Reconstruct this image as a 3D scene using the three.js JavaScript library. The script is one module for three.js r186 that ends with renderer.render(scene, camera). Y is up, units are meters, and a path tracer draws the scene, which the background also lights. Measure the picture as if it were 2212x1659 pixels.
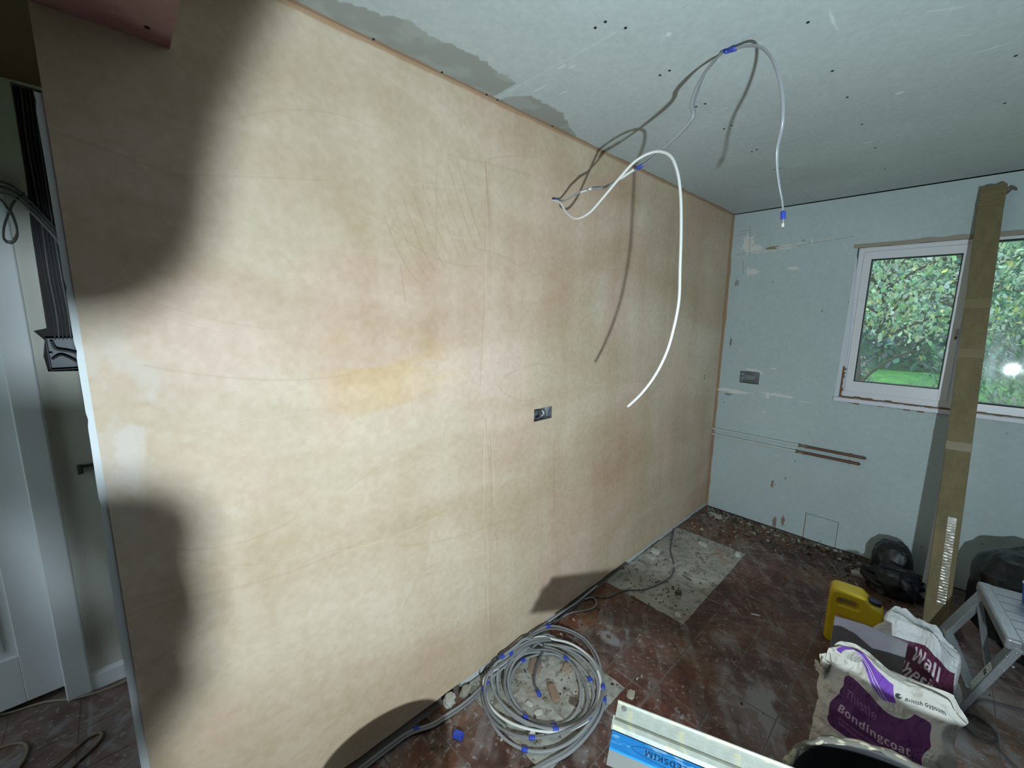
import * as THREE from 'three';
import { RoundedBoxGeometry } from 'three/addons/geometries/RoundedBoxGeometry.js';
import { mergeGeometries, mergeVertices } from 'three/addons/utils/BufferGeometryUtils.js';
import { MarchingCubes } from 'three/addons/objects/MarchingCubes.js';
import { RectAreaLightUniformsLib } from 'three/addons/lights/RectAreaLightUniformsLib.js';

RectAreaLightUniformsLib.init();
const scene = new THREE.Scene();
const renderer = new THREE.WebGLRenderer({ antialias: true });
renderer.toneMapping = THREE.LinearToneMapping;
renderer.toneMappingExposure = 1.0;
renderer.shadowMap.enabled = true;

// ---------- camera (axes: x from the plastered wall into the room, z from the window wall towards the camera) ----------
const camera = new THREE.PerspectiveCamera(2 * Math.atan(829.5 / 892.365) * 180 / Math.PI, 2212 / 1659, 0.02, 100);
{
  const yaw = 0.811672, pitch = -0.165565, roll = 0.0116583;
  const f = new THREE.Vector3(-Math.sin(yaw) * Math.cos(pitch), Math.sin(pitch), -Math.cos(yaw) * Math.cos(pitch));
  const r0 = new THREE.Vector3().crossVectors(f, new THREE.Vector3(0, 1, 0)).normalize();
  const u0 = new THREE.Vector3().crossVectors(r0, f);
  const c = Math.cos(roll), s = Math.sin(roll);
  const r = r0.clone().multiplyScalar(c).addScaledVector(u0, s), u = u0.clone().multiplyScalar(c).addScaledVector(r0, -s);
  camera.matrixAutoUpdate = true;
  camera.position.set(1.27422, 1.614256, 3.545237);
  camera.quaternion.setFromRotationMatrix(new THREE.Matrix4().makeBasis(r, u, f.clone().negate()));
}
// ---------- overcast daylight ----------
scene.background = new THREE.Color().setRGB(2.1, 2.55, 2.75);
// ---------- work light (position read from the cable shadows and from its reflection in the window) ----------
const LAMP_POS = new THREE.Vector3(1.785, 1.085, 3.52), LAMP_AIM = new THREE.Vector3(0.0, 1.5, 1.95);
const LAMP_COLOR = new THREE.Color().setRGB(0.82, 1.0, 1.08), LAMP_NITS = 10000, LAMP_W = 0.04, LAMP_H = 0.034;

// ================= helpers =================
let rs = 12345;
const rnd = () => { rs = (rs + 0x6d2b79f5) | 0; let t = Math.imul(rs ^ (rs >>> 15), 1 | rs); t = (t + Math.imul(t ^ (t >>> 7), 61 | t)) ^ t; return ((t ^ (t >>> 14)) >>> 0) / 4294967296; };
const rr = (a, b) => a + (b - a) * rnd();
const V = (x, y, z) => new THREE.Vector3(x, y, z);
const clamp = (x, a = 0, b = 1) => Math.min(b, Math.max(a, x));
const mix = (a, b, t) => a + (b - a) * t;
const sstep = (a, b, x) => { const t = clamp((x - a) / (b - a)); return t * t * (3 - 2 * t); };
function h2(x, y, s = 0) { let h = Math.imul(x | 0, 374761393) + Math.imul(y | 0, 668265263) + Math.imul(s | 0, 974634777); h = Math.imul(h ^ (h >>> 13), 1274126177); return ((h ^ (h >>> 16)) >>> 0) / 4294967296; }
function vn(x, y, s = 0) {
  const ix = Math.floor(x), iy = Math.floor(y), fx = x - ix, fy = y - iy, ux = fx * fx * (3 - 2 * fx), uy = fy * fy * (3 - 2 * fy);
  const a = h2(ix, iy, s), b = h2(ix + 1, iy, s), c = h2(ix, iy + 1, s), d = h2(ix + 1, iy + 1, s);
  return a + (b - a) * ux + (c - a) * uy + (a - b - c + d) * ux * uy;
}
function fbm(x, y, o = 4, s = 0) { let v = 0, a = 0.5, n = 0; for (let i = 0; i < o; i++) { v += a * vn(x, y, s + i * 17); n += a; a *= 0.5; x = x * 2.03 + 11.3; y = y * 2.03 + 5.7; } return v / n; }
function vn3(x, y, z, s = 0) { const iz = Math.floor(z), fz = z - iz, u = fz * fz * (3 - 2 * fz); return mix(vn(x, y, s + iz * 131), vn(x, y, s + (iz + 1) * 131), u); }
const ridge = (x, y, z, s) => 1 - Math.abs(2 * vn3(x, y, z, s) - 1);

const names = new Map();
function numbered(n) { const k = names.get(n) ?? 0; names.set(n, k + 1); return k ? n + '_' + String(k).padStart(3, '0') : n; }
function mat(r, g, b, rough = 0.8, extra = {}) { const m = new THREE.MeshStandardMaterial({ roughness: rough, ...extra }); m.color.setRGB(r, g, b); return m; }
function phys(r, g, b, rough, extra = {}) { const m = new THREE.MeshPhysicalMaterial({ roughness: rough, ...extra }); m.color.setRGB(r, g, b); return m; }
function mesh(name, geo, m, parent) { const o = new THREE.Mesh(geo, m); o.name = name; if (parent) parent.add(o); return o; }
function tag(o, label, category, group) { o.userData.label = label; o.userData.category = category; if (group) o.userData.group = group; return o; }
function thing(name, label, category, pos = [0, 0, 0], ry = 0, group) { const g = new THREE.Group(); g.name = numbered(name); g.position.set(...pos); g.rotation.y = ry; scene.add(g); return tag(g, label, category, group); }
function solid(name, label, category, geo, m, group) { const o = mesh(numbered(name), geo, m, scene); return tag(o, label, category, group); }
function struct(name, label, category) { const g = new THREE.Group(); g.name = name; g.userData = { kind: 'structure', label, category }; scene.add(g); return g; }
function box(x0, x1, y0, y1, z0, z1) { const g = new THREE.BoxGeometry(x1 - x0, y1 - y0, z1 - z0); g.translate((x0 + x1) / 2, (y0 + y1) / 2, (z0 + z1) / 2); return g; }
function rbox(x0, x1, y0, y1, z0, z1, r = 0.003, seg = 2) { const g = new RoundedBoxGeometry(x1 - x0, y1 - y0, z1 - z0, seg, r); g.translate((x0 + x1) / 2, (y0 + y1) / 2, (z0 + z1) / 2); return g; }
function bar(a, b, w, h, r = 0.002, up = V(0, 1, 0)) { // box section from a to b
  const d = b.clone().sub(a), L = d.length(), g = new RoundedBoxGeometry(w, h, L, 1, r), z = d.clone().normalize(), x = new THREE.Vector3().crossVectors(up, z).normalize(), y = new THREE.Vector3().crossVectors(z, x);
  g.applyMatrix4(new THREE.Matrix4().makeBasis(x, y, z).setPosition(a.clone().add(b).multiplyScalar(0.5))); return g;
}
function shapeOf(pts, holes = []) {
  const s = new THREE.Shape(pts.map((p) => new THREE.Vector2(...p)));
  for (const h of holes) s.holes.push(new THREE.Path(h.map((p) => new THREE.Vector2(...p))));
  return s;
}
const rect = (x0, y0, x1, y1) => [[x0, y0], [x1, y0], [x1, y1], [x0, y1]];
// sweep an ellipse (rx across, ry up) along a curve
function sweep(pts, rx, ry = rx, n = 8, per = 0.012, closed = false, twist = 0) {
  const cv = new THREE.CatmullRomCurve3(pts.map((p) => p.isVector3 ? p : V(...p)), closed, 'centripetal');
  const N = Math.max(8, Math.min(420, Math.round(cv.getLength() / per))), P = cv.getSpacedPoints(N), pos = [], idx = [], uv = [];
  let side = null;
  for (let i = 0; i <= N; i++) {
    const t = cv.getTangentAt(i / N);
    if (!side) { side = new THREE.Vector3().crossVectors(t, V(0, 1, 0)); if (side.length() < 0.1) side = V(1, 0, 0); }
    side.addScaledVector(t, -side.dot(t)).normalize();
    const up = new THREE.Vector3().crossVectors(side, t), tw = twist * i / N;
    for (let k = 0; k <= n; k++) {
      const a = k / n * 2 * Math.PI + tw, c = Math.cos(k / n * 2 * Math.PI) * rx, s = Math.sin(k / n * 2 * Math.PI) * ry, ct = Math.cos(tw), st = Math.sin(tw);
      const q = P[i].clone().addScaledVector(side, c * ct - s * st).addScaledVector(up, c * st + s * ct);
      pos.push(q.x, q.y, q.z); uv.push(i * per, k / n);
    }
  }
  for (let i = 0; i < N; i++) for (let k = 0; k < n; k++) { const a = i * (n + 1) + k, b = a + n + 1; idx.push(a, a + 1, b, b, a + 1, b + 1); }
  if (!closed) for (const [i0, f] of [[0, 1], [N, -1]]) { const c = pos.length / 3; pos.push(P[i0].x, P[i0].y, P[i0].z); uv.push(0, 0); for (let k = 0; k < n; k++) { const a = i0 * (n + 1) + k; f > 0 ? idx.push(c, a + 1, a) : idx.push(c, a, a + 1); } }
  const g = new THREE.BufferGeometry(); g.setAttribute('position', new THREE.Float32BufferAttribute(pos, 3)); g.setAttribute('uv', new THREE.Float32BufferAttribute(uv, 2)); g.setIndex(idx); g.computeVertexNormals(); g.userData.curve = cv;
  return g;
}
function tex(canvas, w, h, srgb = true) { // uv given in metres; the picture covers w x h metres
  const t = new THREE.CanvasTexture(canvas); if (srgb) t.colorSpace = THREE.SRGBColorSpace; t.wrapS = t.wrapT = THREE.RepeatWrapping; t.repeat.set(1 / w, 1 / h); t.magFilter = THREE.LinearFilter; t.anisotropy = 8; return t;
}
function canvasOf(W, H, fn) { // fn(x01, y01 from the top) -> [r,g,b] sRGB 0..255
  const c = document.createElement('canvas'); c.width = W; c.height = H; const ctx = c.getContext('2d'), im = ctx.createImageData(W, H), d = im.data;
  for (let j = 0; j < H; j++) for (let i = 0; i < W; i++) { const p = fn((i + 0.5) / W, (j + 0.5) / H), k = (j * W + i) * 4; d[k] = p[0]; d[k + 1] = p[1]; d[k + 2] = p[2]; d[k + 3] = 255; }
  ctx.putImageData(im, 0, 0); return [c, ctx];
}
function irregular(ctx, cx, cy, rx, ry, jag, s, n = 18) { ctx.beginPath(); for (let i = 0; i < n; i++) { const a = i / n * 2 * Math.PI, k = 1 - jag * h2(i, s, 7); ctx.lineTo(cx + Math.cos(a) * rx * k, cy + Math.sin(a) * ry * k); } ctx.closePath(); ctx.fill(); }

// ================= surfaces =================
const ROOM_X = 3.4, ROOM_Z = 5.7, H = 2.4, WALL_END = 3.604;
// --- pink finishing plaster: mottled as it dries, trowel marks, pale salts near the end of the wall ---
const PW = 3.7, PH = 2.4;
const [plasterC, pctx] = canvasOf(1850, 1200, (u, v) => {
  const z = (1 - u) * PW, y = (1 - v) * PH;
  const warp = fbm(z * 1.3, y * 1.3, 3, 3) * 1.6;
  const cloud = fbm(z * 1.1 + warp, y * 2.2 + warp, 5, 11), band = fbm(z * 0.9 + warp * 0.6, y * 6 + warp * 1.5, 4, 23), fine = fbm(z * 60, y * 60, 2, 31), streak = fbm(z * 9 + warp, y * 1.2, 3, 47), grain = h2(Math.floor(u * 1850), Math.floor(v * 1200), 5);
  let t = 0.5 * (cloud - 0.5) + 0.42 * (band - 0.5) + 0.28 * (streak - 0.5) + 0.2 * (fine - 0.5) + 0.05 * (grain - 0.5);
  let r = 208 + t * 64, g = 186 + t * 76, b = 160 + t * 92;
  const yel = sstep(0.62, 0.1, Math.hypot((z - 2.85) / 0.6, (y - 1.42) / 0.32) + 0.5 * (fbm(z * 3, y * 4, 3, 63) - 0.5)) * sstep(0.36, 0.66, fbm(z * 4 + warp, y * 15, 4, 61)); // ochre, slower drying
  r -= yel * 4; g -= yel * 9; b -= yel * 26;
  const pinkish = sstep(0.5, 0.68, fbm(z * 2.1, y * 1.9, 3, 71)); r += pinkish * 3; g -= pinkish * 4; b -= pinkish * 1;
  const salt = sstep(1.0, 0.2, Math.hypot((z - 3.56) / 0.12, (y - 1.38) / 0.34) + 0.7 * (fbm(z * 14, y * 9, 3, 85) - 0.5)) * sstep(0.40, 0.6, fbm(z * 22, y * 13, 5, 83));
  const salt2 = sstep(1.0, 0.5, Math.hypot((z - 3.585) / 0.05, (y - 1.2 ) / 0.16) + 2.2 * (fbm(z * 26, y * 15, 5, 97) - 0.5)) * (0.5 + 0.5 * sstep(0.35, 0.6, fbm(z * 60, y * 40, 3, 99)));
  const w = clamp(salt * 0.8 + salt2 * 0.6); r = mix(r, 222, w); g = mix(g, 208, w); b = mix(b, 196, w);
  const edge = Math.max(sstep(0.012, 0.003, PH - y - 0.008 * fbm(z * 8, 1, 3, 5)), sstep(0.022, 0.006, z - 0.012 * fbm(y * 9, 2, 3, 9))); // wet line in the corners
  r = mix(r, 162, edge * 0.5); g = mix(g, 118, edge * 0.5); b = mix(b, 82, edge * 0.5);
  return [r, g, b];
});
{ // trowel lines and drips in the skim
  const X = (z) => (1 - z / PW) * 1850, Y = (y) => (1 - y / PH) * 1200;
  for (let i = 0; i < 110; i++) { const z = rr(0.3, 3.5), y = rr(0.1, 2.3), L = rr(0.1, 0.5); pctx.strokeStyle = rnd() < 0.5 ? 'rgba(236,216,190,0.14)' : 'rgba(150,118,86,0.10)'; pctx.lineWidth = rr(1, 4.5); pctx.beginPath(); pctx.moveTo(X(z), Y(y)); pctx.quadraticCurveTo(X(z + L * 0.5), Y(y + rr(-0.06, 0.06)), X(z + L), Y(y + rr(-0.12, 0.12))); pctx.stroke(); }
  for (let i = 0; i < 46; i++) { const z = 2.47 + rr(-0.02, 0.02) + (rnd() < 0.5 ? rr(-0.9, 0.5) : 0), y = rr(0.2, 2.2), L = rr(0.1, 0.4); pctx.strokeStyle = rnd() < 0.55 ? 'rgba(240,222,198,0.2)' : 'rgba(146,112,80,0.14)'; pctx.lineWidth = rr(1, 4); pctx.beginPath(); pctx.moveTo(X(z), Y(y)); pctx.lineTo(X(z + rr(-0.03, 0.03)), Y(y - L)); pctx.stroke(); }
  for (let i = 0; i < 9; i++) { const z = 2.62 + i * 0.035; pctx.strokeStyle = 'rgba(140,104,72,0.12)'; pctx.lineWidth = rr(1.5, 3); pctx.beginPath(); pctx.moveTo(X(z), Y(2.16 - 0.03 * i)); pctx.quadraticCurveTo(X(z - 0.06), Y(2.0 - 0.03 * i), X(z - 0.12), Y(1.88 - 0.02 * i)); pctx.stroke(); }
}
const plasterB = canvasOf(1024, 664, (u, v) => { const z = (1 - u) * PW, y = (1 - v) * PH; const n = 120 + 90 * (fbm(z * 2.5, y * 3.2, 4, 3) - 0.5) + 28 * (fbm(z * 22, y * 30, 3, 9) - 0.5) + 34 * Math.exp(-(((z - 2.47) / 0.018) ** 2)); return [n, n, n]; })[0];
const mPlaster = new THREE.MeshStandardMaterial({ map: tex(plasterC, PW, PH), bumpMap: tex(plasterB, PW, PH, false), bumpScale: 0.006, roughness: 0.82 });
const mPlasterPlain = mat(0.42, 0.27, 0.16, 0.85);

// --- grey plasterboard (ceiling), u = x, v = z ---
const CW = 3.4, CH = 5.7;
const [ceilC, cctx] = canvasOf(1220, 2048, (u, v) => {
  const x = u * CW, z = (1 - v) * CH, n = fbm(x * 3, z * 3, 4, 5), f = fbm(x * 70, z * 70, 2, 15);
  const t = (n - 0.5) * 16 + (f - 0.5) * 12; let r = 184 + t, g = 193 + t, b = 193 + t;
  // damp band where the wall plaster met the board (two strokes of the brush, ragged outer edge)
  const rag = 0.035 * fbm(z * 16, 3, 4, 77) + 0.012 * vn(z * 90, 1, 3), s1 = (z > 2.46 && z < 3.16) ? 0.05 + 0.105 * Math.min(1, (3.16 - z) / 0.25) * (0.75 + 0.35 * fbm(z * 4, 9, 2, 8)) : 0, s2 = (z > 1.98 && z < 2.425) ? 0.02 + 0.085 * sstep(1.98, 2.2, z) * sstep(2.46, 2.36, z) : 0;
  const wet = sstep(0.006, -0.002, x - Math.max(s1, s2) - rag + 0.02) * (Math.max(s1, s2) > 0.01 ? 1 : 0) * (0.7 + 0.3 * sstep(0.62, 0.45, fbm(x * 14, z * 14, 3, 21)));
  r = mix(r, 152, wet); g = mix(g, 154, wet); b = mix(b, 148, wet);
  const smear = sstep(0.004, 0, x - 0.004 - 0.014 * fbm(z * 12, 2, 4, 31)); r = mix(r, 160, smear * 0.75); g = mix(g, 126, smear * 0.75); b = mix(b, 94, smear * 0.75);
  return [r, g, b];
});
{
  const X = (x) => x / CW * 1220, Y = (z) => (1 - z / CH) * 2048;
  cctx.fillStyle = 'rgba(214,224,224,0.85)';
  for (const [x, z, a, b] of [[0.306, 2.424, 0.03, 0.006], [0.33, 2.40, 0.02, 0.006], [0.62, 2.33, 0.012, 0.014], [1.04, 1.46, 0.014, 0.02], [0.95, 2.06, 0.006, 0.08], [0.55, 1.98, 0.02, 0.006], [0.21, 2.30, 0.03, 0.005], [0.16, 2.38, 0.05, 0.005], [0.9, 1.0, 0.03, 0.008], [0.62, 0.9, 0.05, 0.006], [0.5, 0.62, 0.04, 0.006], [1.25, 1.6, 0.05, 0.007], [1.5, 1.2, 0.03, 0.01]]) irregular(cctx, X(x), Y(z), X(a), X(b), 0.7, Math.floor(x * 999), 14);
  for (let i = 0; i < 90; i++) { const x = rr(0.1, 2), z = rr(0.1, 3), L = rr(0.01, 0.08), a = rr(0, 6.28); cctx.strokeStyle = `rgba(216,226,226,${rr(0.12, 0.5)})`; cctx.lineWidth = rr(0.6, 2); cctx.beginPath(); cctx.moveTo(X(x), Y(z)); cctx.lineTo(X(x + Math.cos(a) * L), Y(z + Math.sin(a) * L)); cctx.stroke(); }
  cctx.strokeStyle = 'rgba(214,222,222,0.55)'; cctx.lineWidth = 2; cctx.beginPath(); cctx.moveTo(X(0.02), Y(2.443)); cctx.lineTo(X(0.52), Y(2.443)); cctx.stroke();
}
const mCeil = new THREE.MeshStandardMaterial({ map: tex(ceilC, CW, CH), roughness: 0.9 });

// --- window wall: old grey-painted board with torn paper, filler and scuffs ---
const [backC, bctx] = canvasOf(1700, 1200, (u, v) => {
  const x = u * 3.4, y = (1 - v) * 2.4, n = fbm(x * 2.4, y * 2.4, 4, 105), f = fbm(x * 55, y * 55, 2, 115), t = (n - 0.5) * 15 + (f - 0.5) * 8;
  let r = 190 + t, g = 203 + t, b = 204 + t;
  const sm = sstep(0.012, 0.003, x - 0.016 * fbm(y * 10, 1, 4, 3)); r = mix(r, 168, sm * 0.8); g = mix(g, 122, sm * 0.8); b = mix(b, 84, sm * 0.8);
  return [r, g, b];
});
{
  const X = (x) => x * 500, Y = (y) => (2.4 - y) * 500, tear = (x, y, a, b, s, c = 'rgba(226,226,218,0.95)') => { bctx.fillStyle = c; irregular(bctx, X(x), Y(y), a * 620, b * 620, 0.62, s, 26); };
  tear(0.125, 2.17, 0.05, 0.085, 1); tear(0.17, 2.125, 0.06, 0.03, 2); tear(0.285, 2.12, 0.05, 0.014, 3, 'rgba(150,126,92,0.9)'); tear(0.26, 2.105, 0.09, 0.008, 4); tear(0.385, 2.12, 0.06, 0.016, 5); tear(0.46, 2.13, 0.05, 0.006, 6); tear(0.53, 2.135, 0.008, 0.02, 6);
  tear(0.175, 1.96, 0.045, 0.025, 7); tear(0.145, 1.965, 0.008, 0.04, 8); tear(0.44, 1.965, 0.045, 0.012, 9); tear(0.14, 1.03, 0.13, 0.017, 10); tear(0.10, 1.035, 0.09, 0.015, 16); tear(0.42, 1.045, 0.1, 0.013, 11); tear(0.37, 1.03, 0.012, 0.03, 12); tear(0.5, 1.04, 0.05, 0.012, 13); tear(0.24, 1.215, 0.05, 0.008, 14); tear(0.3, 1.20, 0.02, 0.02, 15);
  tear(0.36, 0.9, 0.012, 0.012, 17); tear(0.39, 1.24, 0.025, 0.006, 18); tear(0.62, 1.02, 0.05, 0.004, 19);
  tear(0.47, 0.352, 0.011, 0.036, 20, 'rgb(150,128,112)'); tear(0.515, 0.055, 0.017, 0.055, 21, 'rgb(148,124,108)'); tear(0.568, 0.085, 0.013, 0.05, 22, 'rgb(148,124,108)');
  for (let i = 0; i < 60; i++) { const x = rr(0.03, 1.7), y = rr(0.1, 2.35); tear(x, y, rr(0.002, 0.007), rr(0.002, 0.012), 30 + i, rnd() < 0.45 ? 'rgba(96,98,98,0.6)' : 'rgba(222,226,222,0.6)'); }
  tear(0.07, 1.88, 0.018, 0.03, 101, 'rgba(120,110,104,0.5)'); tear(0.09, 1.0, 0.03, 0.01, 102, 'rgba(96,100,104,0.6)'); tear(0.07, 1.42, 0.008, 0.04, 103, 'rgba(80,84,84,0.7)'); tear(0.62, 2.14, 0.05, 0.006, 104, 'rgba(220,220,210,0.8)');
  bctx.strokeStyle = 'rgba(70,74,76,0.8)'; bctx.lineWidth = 1.2; for (const l of [[0.04, 2.262, 0.13, 2.268], [0.128, 2.29, 0.14, 2.1], [0.02, 2.232, 0.1, 2.25], [0.05, 2.095, 0.76, 2.145], [0.1, 2.05, 0.11, 1.95]]) { bctx.globalAlpha = 0.7; bctx.beginPath(); bctx.moveTo(X(l[0]), Y(l[1])); bctx.lineTo(X(l[2]), Y(l[3])); bctx.stroke(); }
  bctx.globalAlpha = 1;
}
const mBack = new THREE.MeshStandardMaterial({ map: tex(backC, 3.4, 2.4), roughness: 0.8 });

// --- red quarry tiles with plaster dust trodden in, u = x, v = z ---
const [tileC] = canvasOf(1536, 2048, (u, v) => {
  const x = u * 2.7, z = (1 - v) * 3.6, tx = Math.floor((x - 0.575) / 0.205), tz = Math.floor((z - 1.565) / 0.205), k = h2(tx, tz, 3);
  const n = fbm(x * 9, z * 9, 4, 7), f = fbm(x * 60, z * 60, 3, 17);
  let r = 84 + 24 * (k - 0.5) + 44 * (n - 0.5) + 34 * (f - 0.5), g = 50 + 12 * (k - 0.5) + 30 * (n - 0.5) + 28 * (f - 0.5), b = 40 + 8 * (k - 0.5) + 24 * (n - 0.5) + 24 * (f - 0.5);
  const yl = sstep(0.48, 0.66, fbm(x * 3.2, z * 3.2, 4, 211)); r += yl * 22; g += yl * 14; b += yl * 0;
  const a = 0.6, su = x * Math.cos(a) + z * Math.sin(a), sv = -x * Math.sin(a) + z * Math.cos(a);
  const film = sstep(0.42, 0.72, fbm(x * 4.2, z * 4.2, 5, 27)) * 0.26 + sstep(0.5, 0.72, fbm(su * 26, sv * 8, 5, 37)) * 0.34 + sstep(0.5, 0.75, fbm(sv * 30, su * 9, 4, 137)) * 0.2;
  const spots = sstep(0.68, 0.78, fbm(x * 64, z * 64, 3, 41)) * 0.55;
  const heap = sstep(0.34, 0, Math.hypot(x - 0.98, (z - 1.86) * 0.8)) * sstep(0.42, 0.62, fbm(su * 12, sv * 6, 5, 53)) + sstep(0.09, 0.01, Math.hypot(x - 0.28, (z - 1.705) * 1.7)) * sstep(0.34, 0.5, fbm(x * 30, z * 30, 4, 59)) * 1.3 + sstep(0.62, 0.1, z + 0.3 * (fbm(x * 5, z * 5, 3, 167) - 0.5)) * sstep(0.3, 0.56, fbm(x * 11, z * 14, 5, 67)) * 0.95 + sstep(0.5, 0, Math.hypot(x - 1.15, z - 1.2)) * sstep(0.46, 0.66, fbm(su * 9, sv * 5, 5, 73)) * 0.5;
  const gx = Math.abs(((x - 0.575) / 0.205 + 1000.5) % 1 - 0.5), gz = Math.abs(((z - 1.565) / 0.205 + 1000.5) % 1 - 0.5), je = sstep(0.05, 0.01, Math.min(gx, gz)) * sstep(0.5, 0.7, fbm(x * 12, z * 12, 3, 79)) * 0.4;
  const rub = sstep(0.75, 0.45, Math.hypot(x * 0.9, z) + 0.35 * (fbm(x * 6, z * 6, 4, 153) - 0.5)) * (0.3 + 0.6 * sstep(0.35, 0.6, fbm(x * 18, z * 18, 4, 159))); // rubble dust in the corner
  const tracked = sstep(1.15, 1.5, x + 0.35 * (fbm(x * 4, z * 4, 4, 143) - 0.5)) * (0.25 + 0.35 * fbm(su * 14, sv * 6, 4, 149)); // dust trodden about the work platform
  const d = clamp(film + spots + heap * 0.75 + je + tracked + rub, 0, 0.92);
  const c = [r, g, b].map((q, i) => mix(q, [148, 145, 146][i], d)); return c;
});
const tileB = canvasOf(768, 1024, (u, v) => { const x = u * 2.7, z = (1 - v) * 3.6, n = 128 + 90 * (fbm(x * 14, z * 14, 3, 7) - 0.5) + 90 * (fbm(x * 80, z * 80, 2, 9) - 0.5); return [n, n, n]; })[0];
const tileR = canvasOf(768, 1024, (u, v) => { const x = u * 2.7, z = (1 - v) * 3.6, n = 150 + 120 * (fbm(x * 4.2, z * 4.2, 5, 27) - 0.35); return [n, n, n]; })[0];
const mTile = new THREE.MeshStandardMaterial({ map: tex(tileC, 2.7, 3.6), bumpMap: tex(tileB, 2.7, 3.6, false), bumpScale: 0.002, roughnessMap: tex(tileR, 2.7, 3.6, false), roughness: 0.85 });
const [concC] = canvasOf(1024, 1024, (u, v) => {
  const x = u * 1.2, z = v * 1.2, n = fbm(x * 7, z * 7, 5, 307), f = fbm(x * 60, z * 60, 3, 317), dk = sstep(0.6, 0.74, fbm(x * 34, z * 34, 4, 327)), pk = sstep(0.58, 0.72, fbm(x * 9, z * 9, 3, 337));
  const t = (n - 0.5) * 70 + (f - 0.5) * 46; let r = 166 + t * 0.7, g = 163 + t * 0.7, b = 154 + t * 0.7; r = mix(r, 112, dk * 0.6); g = mix(g, 104, dk * 0.6); b = mix(b, 92, dk * 0.6); r = mix(r, 168, pk * 0.4); g = mix(g, 138, pk * 0.4); b = mix(b, 116, pk * 0.4); return [r, g, b];
});
const mConc = new THREE.MeshStandardMaterial({ map: tex(concC, 1.2, 1.2), roughness: 0.95 });
const mGrout = mat(0.2, 0.17, 0.145, 0.95), mDark = mat(0.02, 0.019, 0.018, 0.9), mCore = mat(0.12, 0.105, 0.09, 0.95), mBoardEdge = mat(0.55, 0.57, 0.56, 0.9);
const mWhitePaint = mat(0.8, 0.82, 0.86, 0.45), mUpvc = phys(0.78, 0.79, 0.83, 0.3), mCream = mat(0.7, 0.69, 0.63, 0.7);

// ================= room shell =================
const holeRect = (z0, z1, y0, y1) => [[-z0, y0], [-z1, y0], [-z1, y1], [-z0, y1]];
function slabX(pts, holes, x0, x1) { const g = new THREE.ExtrudeGeometry(shapeOf(pts, holes), { depth: x1 - x0, bevelEnabled: false }); g.rotateY(Math.PI / 2); g.translate(x0, 0, 0); return g; } // shape x = -z, face at x1
const wallLeft = struct('wall_left', 'wall of new pink-brown finishing plaster, mottled while drying', 'wall');
{
  const z1 = WALL_END, jag = [[0, H]];
  const bottom = []; for (let i = 0; i <= 60; i++) { const z = z1 * (1 - i / 60); bottom.push([-z, 0.03 + 0.006 * h2(i, 4)]); }
  const pts = [[-z1, H], ...bottom, [0, H]];
  mesh('plaster_skim', slabX(pts, [holeRect(2.066, 2.194, 1.127, 1.186), holeRect(0.262, 0.288, 1.135, 1.175), [[-2.10 - 0.012, 2.117], [-2.10, 2.105], [-2.10 + 0.012, 2.117], [-2.10, 2.129]]], -0.04, 0), mPlaster, wallLeft);
  mesh('masonry', box(-0.09, -0.041, 0, H, 0, z1), mCore, wallLeft); mesh('hall_face', box(-0.1, -0.0905, 0, H, 2.6, z1), mCream, wallLeft);
  // bare white board edge past the plaster, nicked by the trowel
  const ep = [[-z1, 2.03], [-z1, 0.02]]; for (let i = 0; i <= 120; i++) { const y = 0.02 + i * 2.01 / 120; ep.push([-(z1 + 0.0115 + 0.0012 * fbm(y * 9, 1, 3, 9) + 0.004 * sstep(1.4, 0.9, y) - (h2(i, 21) > 0.95 ? 0.002 : 0)), y]); }
  const e = [slabX(ep, [], -0.1, -0.0035)];
  const ed = mesh('board_edge', e[0], mat(0.74, 0.78, 0.80, 0.6), wallLeft); ed.userData.label = 'bare white board edge at the end of the plaster';
  for (let i = 0; i < 26; i++) { // broken lower edge of the plasterboard, piece by piece
    const z0 = i * 0.105, L = 0.105 - 0.006 * rnd(); if ((z0 > 1.24 && z0 < 1.9) || z0 > 2.6) continue;
    const g = box(-0.03, -0.001 + 0.004 * rnd(), 0.004 + 0.012 * rnd(), 0.031, z0 + 0.002, z0 + L); mesh('board_offcut_edge', g, mBoardEdge, wallLeft);
  }
}
const wallBack = struct('wall_back', 'grey board wall with torn paper patches round the windows', 'wall');
const WX0 = 0.785, WX1 = 2.62, WY0 = 1.088, WY1 = 2.072;
{
  const wh = rect(WX0, WY0, WX1, WY1).reverse();
  const g = new THREE.ExtrudeGeometry(shapeOf([[0, 0.012], [0.703, 0.008], [0.703, 0.2], [0.898, 0.2], [0.898, 0.008], [ROOM_X, 0.008], [ROOM_X, 2.394], [0, 2.394]], [wh, rect(0.162, 1.106, 0.3, 1.2).reverse()]), { depth: 0.04, bevelEnabled: false }); g.translate(0, 0, -0.04);
  mesh('board_face', g, mBack, wallBack);
  const c = new THREE.ExtrudeGeometry(shapeOf(rect(-0.1, -0.3, ROOM_X + 0.1, 2.7), [wh]), { depth: 0.2, bevelEnabled: false }); c.translate(0, 0, -0.242); mesh('masonry', c, mCore, wallBack);
  const p = mesh('access_panel', rbox(0.7055, 0.8955, 0.006, 0.1965, -0.03, 0.001, 0.001), mBack, wallBack); p.userData.label = 'small square panel cut into the board at floor level';
}
const ceiling = struct('ceiling', 'bare grey plasterboard ceiling with a damp band along the plaster', 'ceiling');
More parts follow.
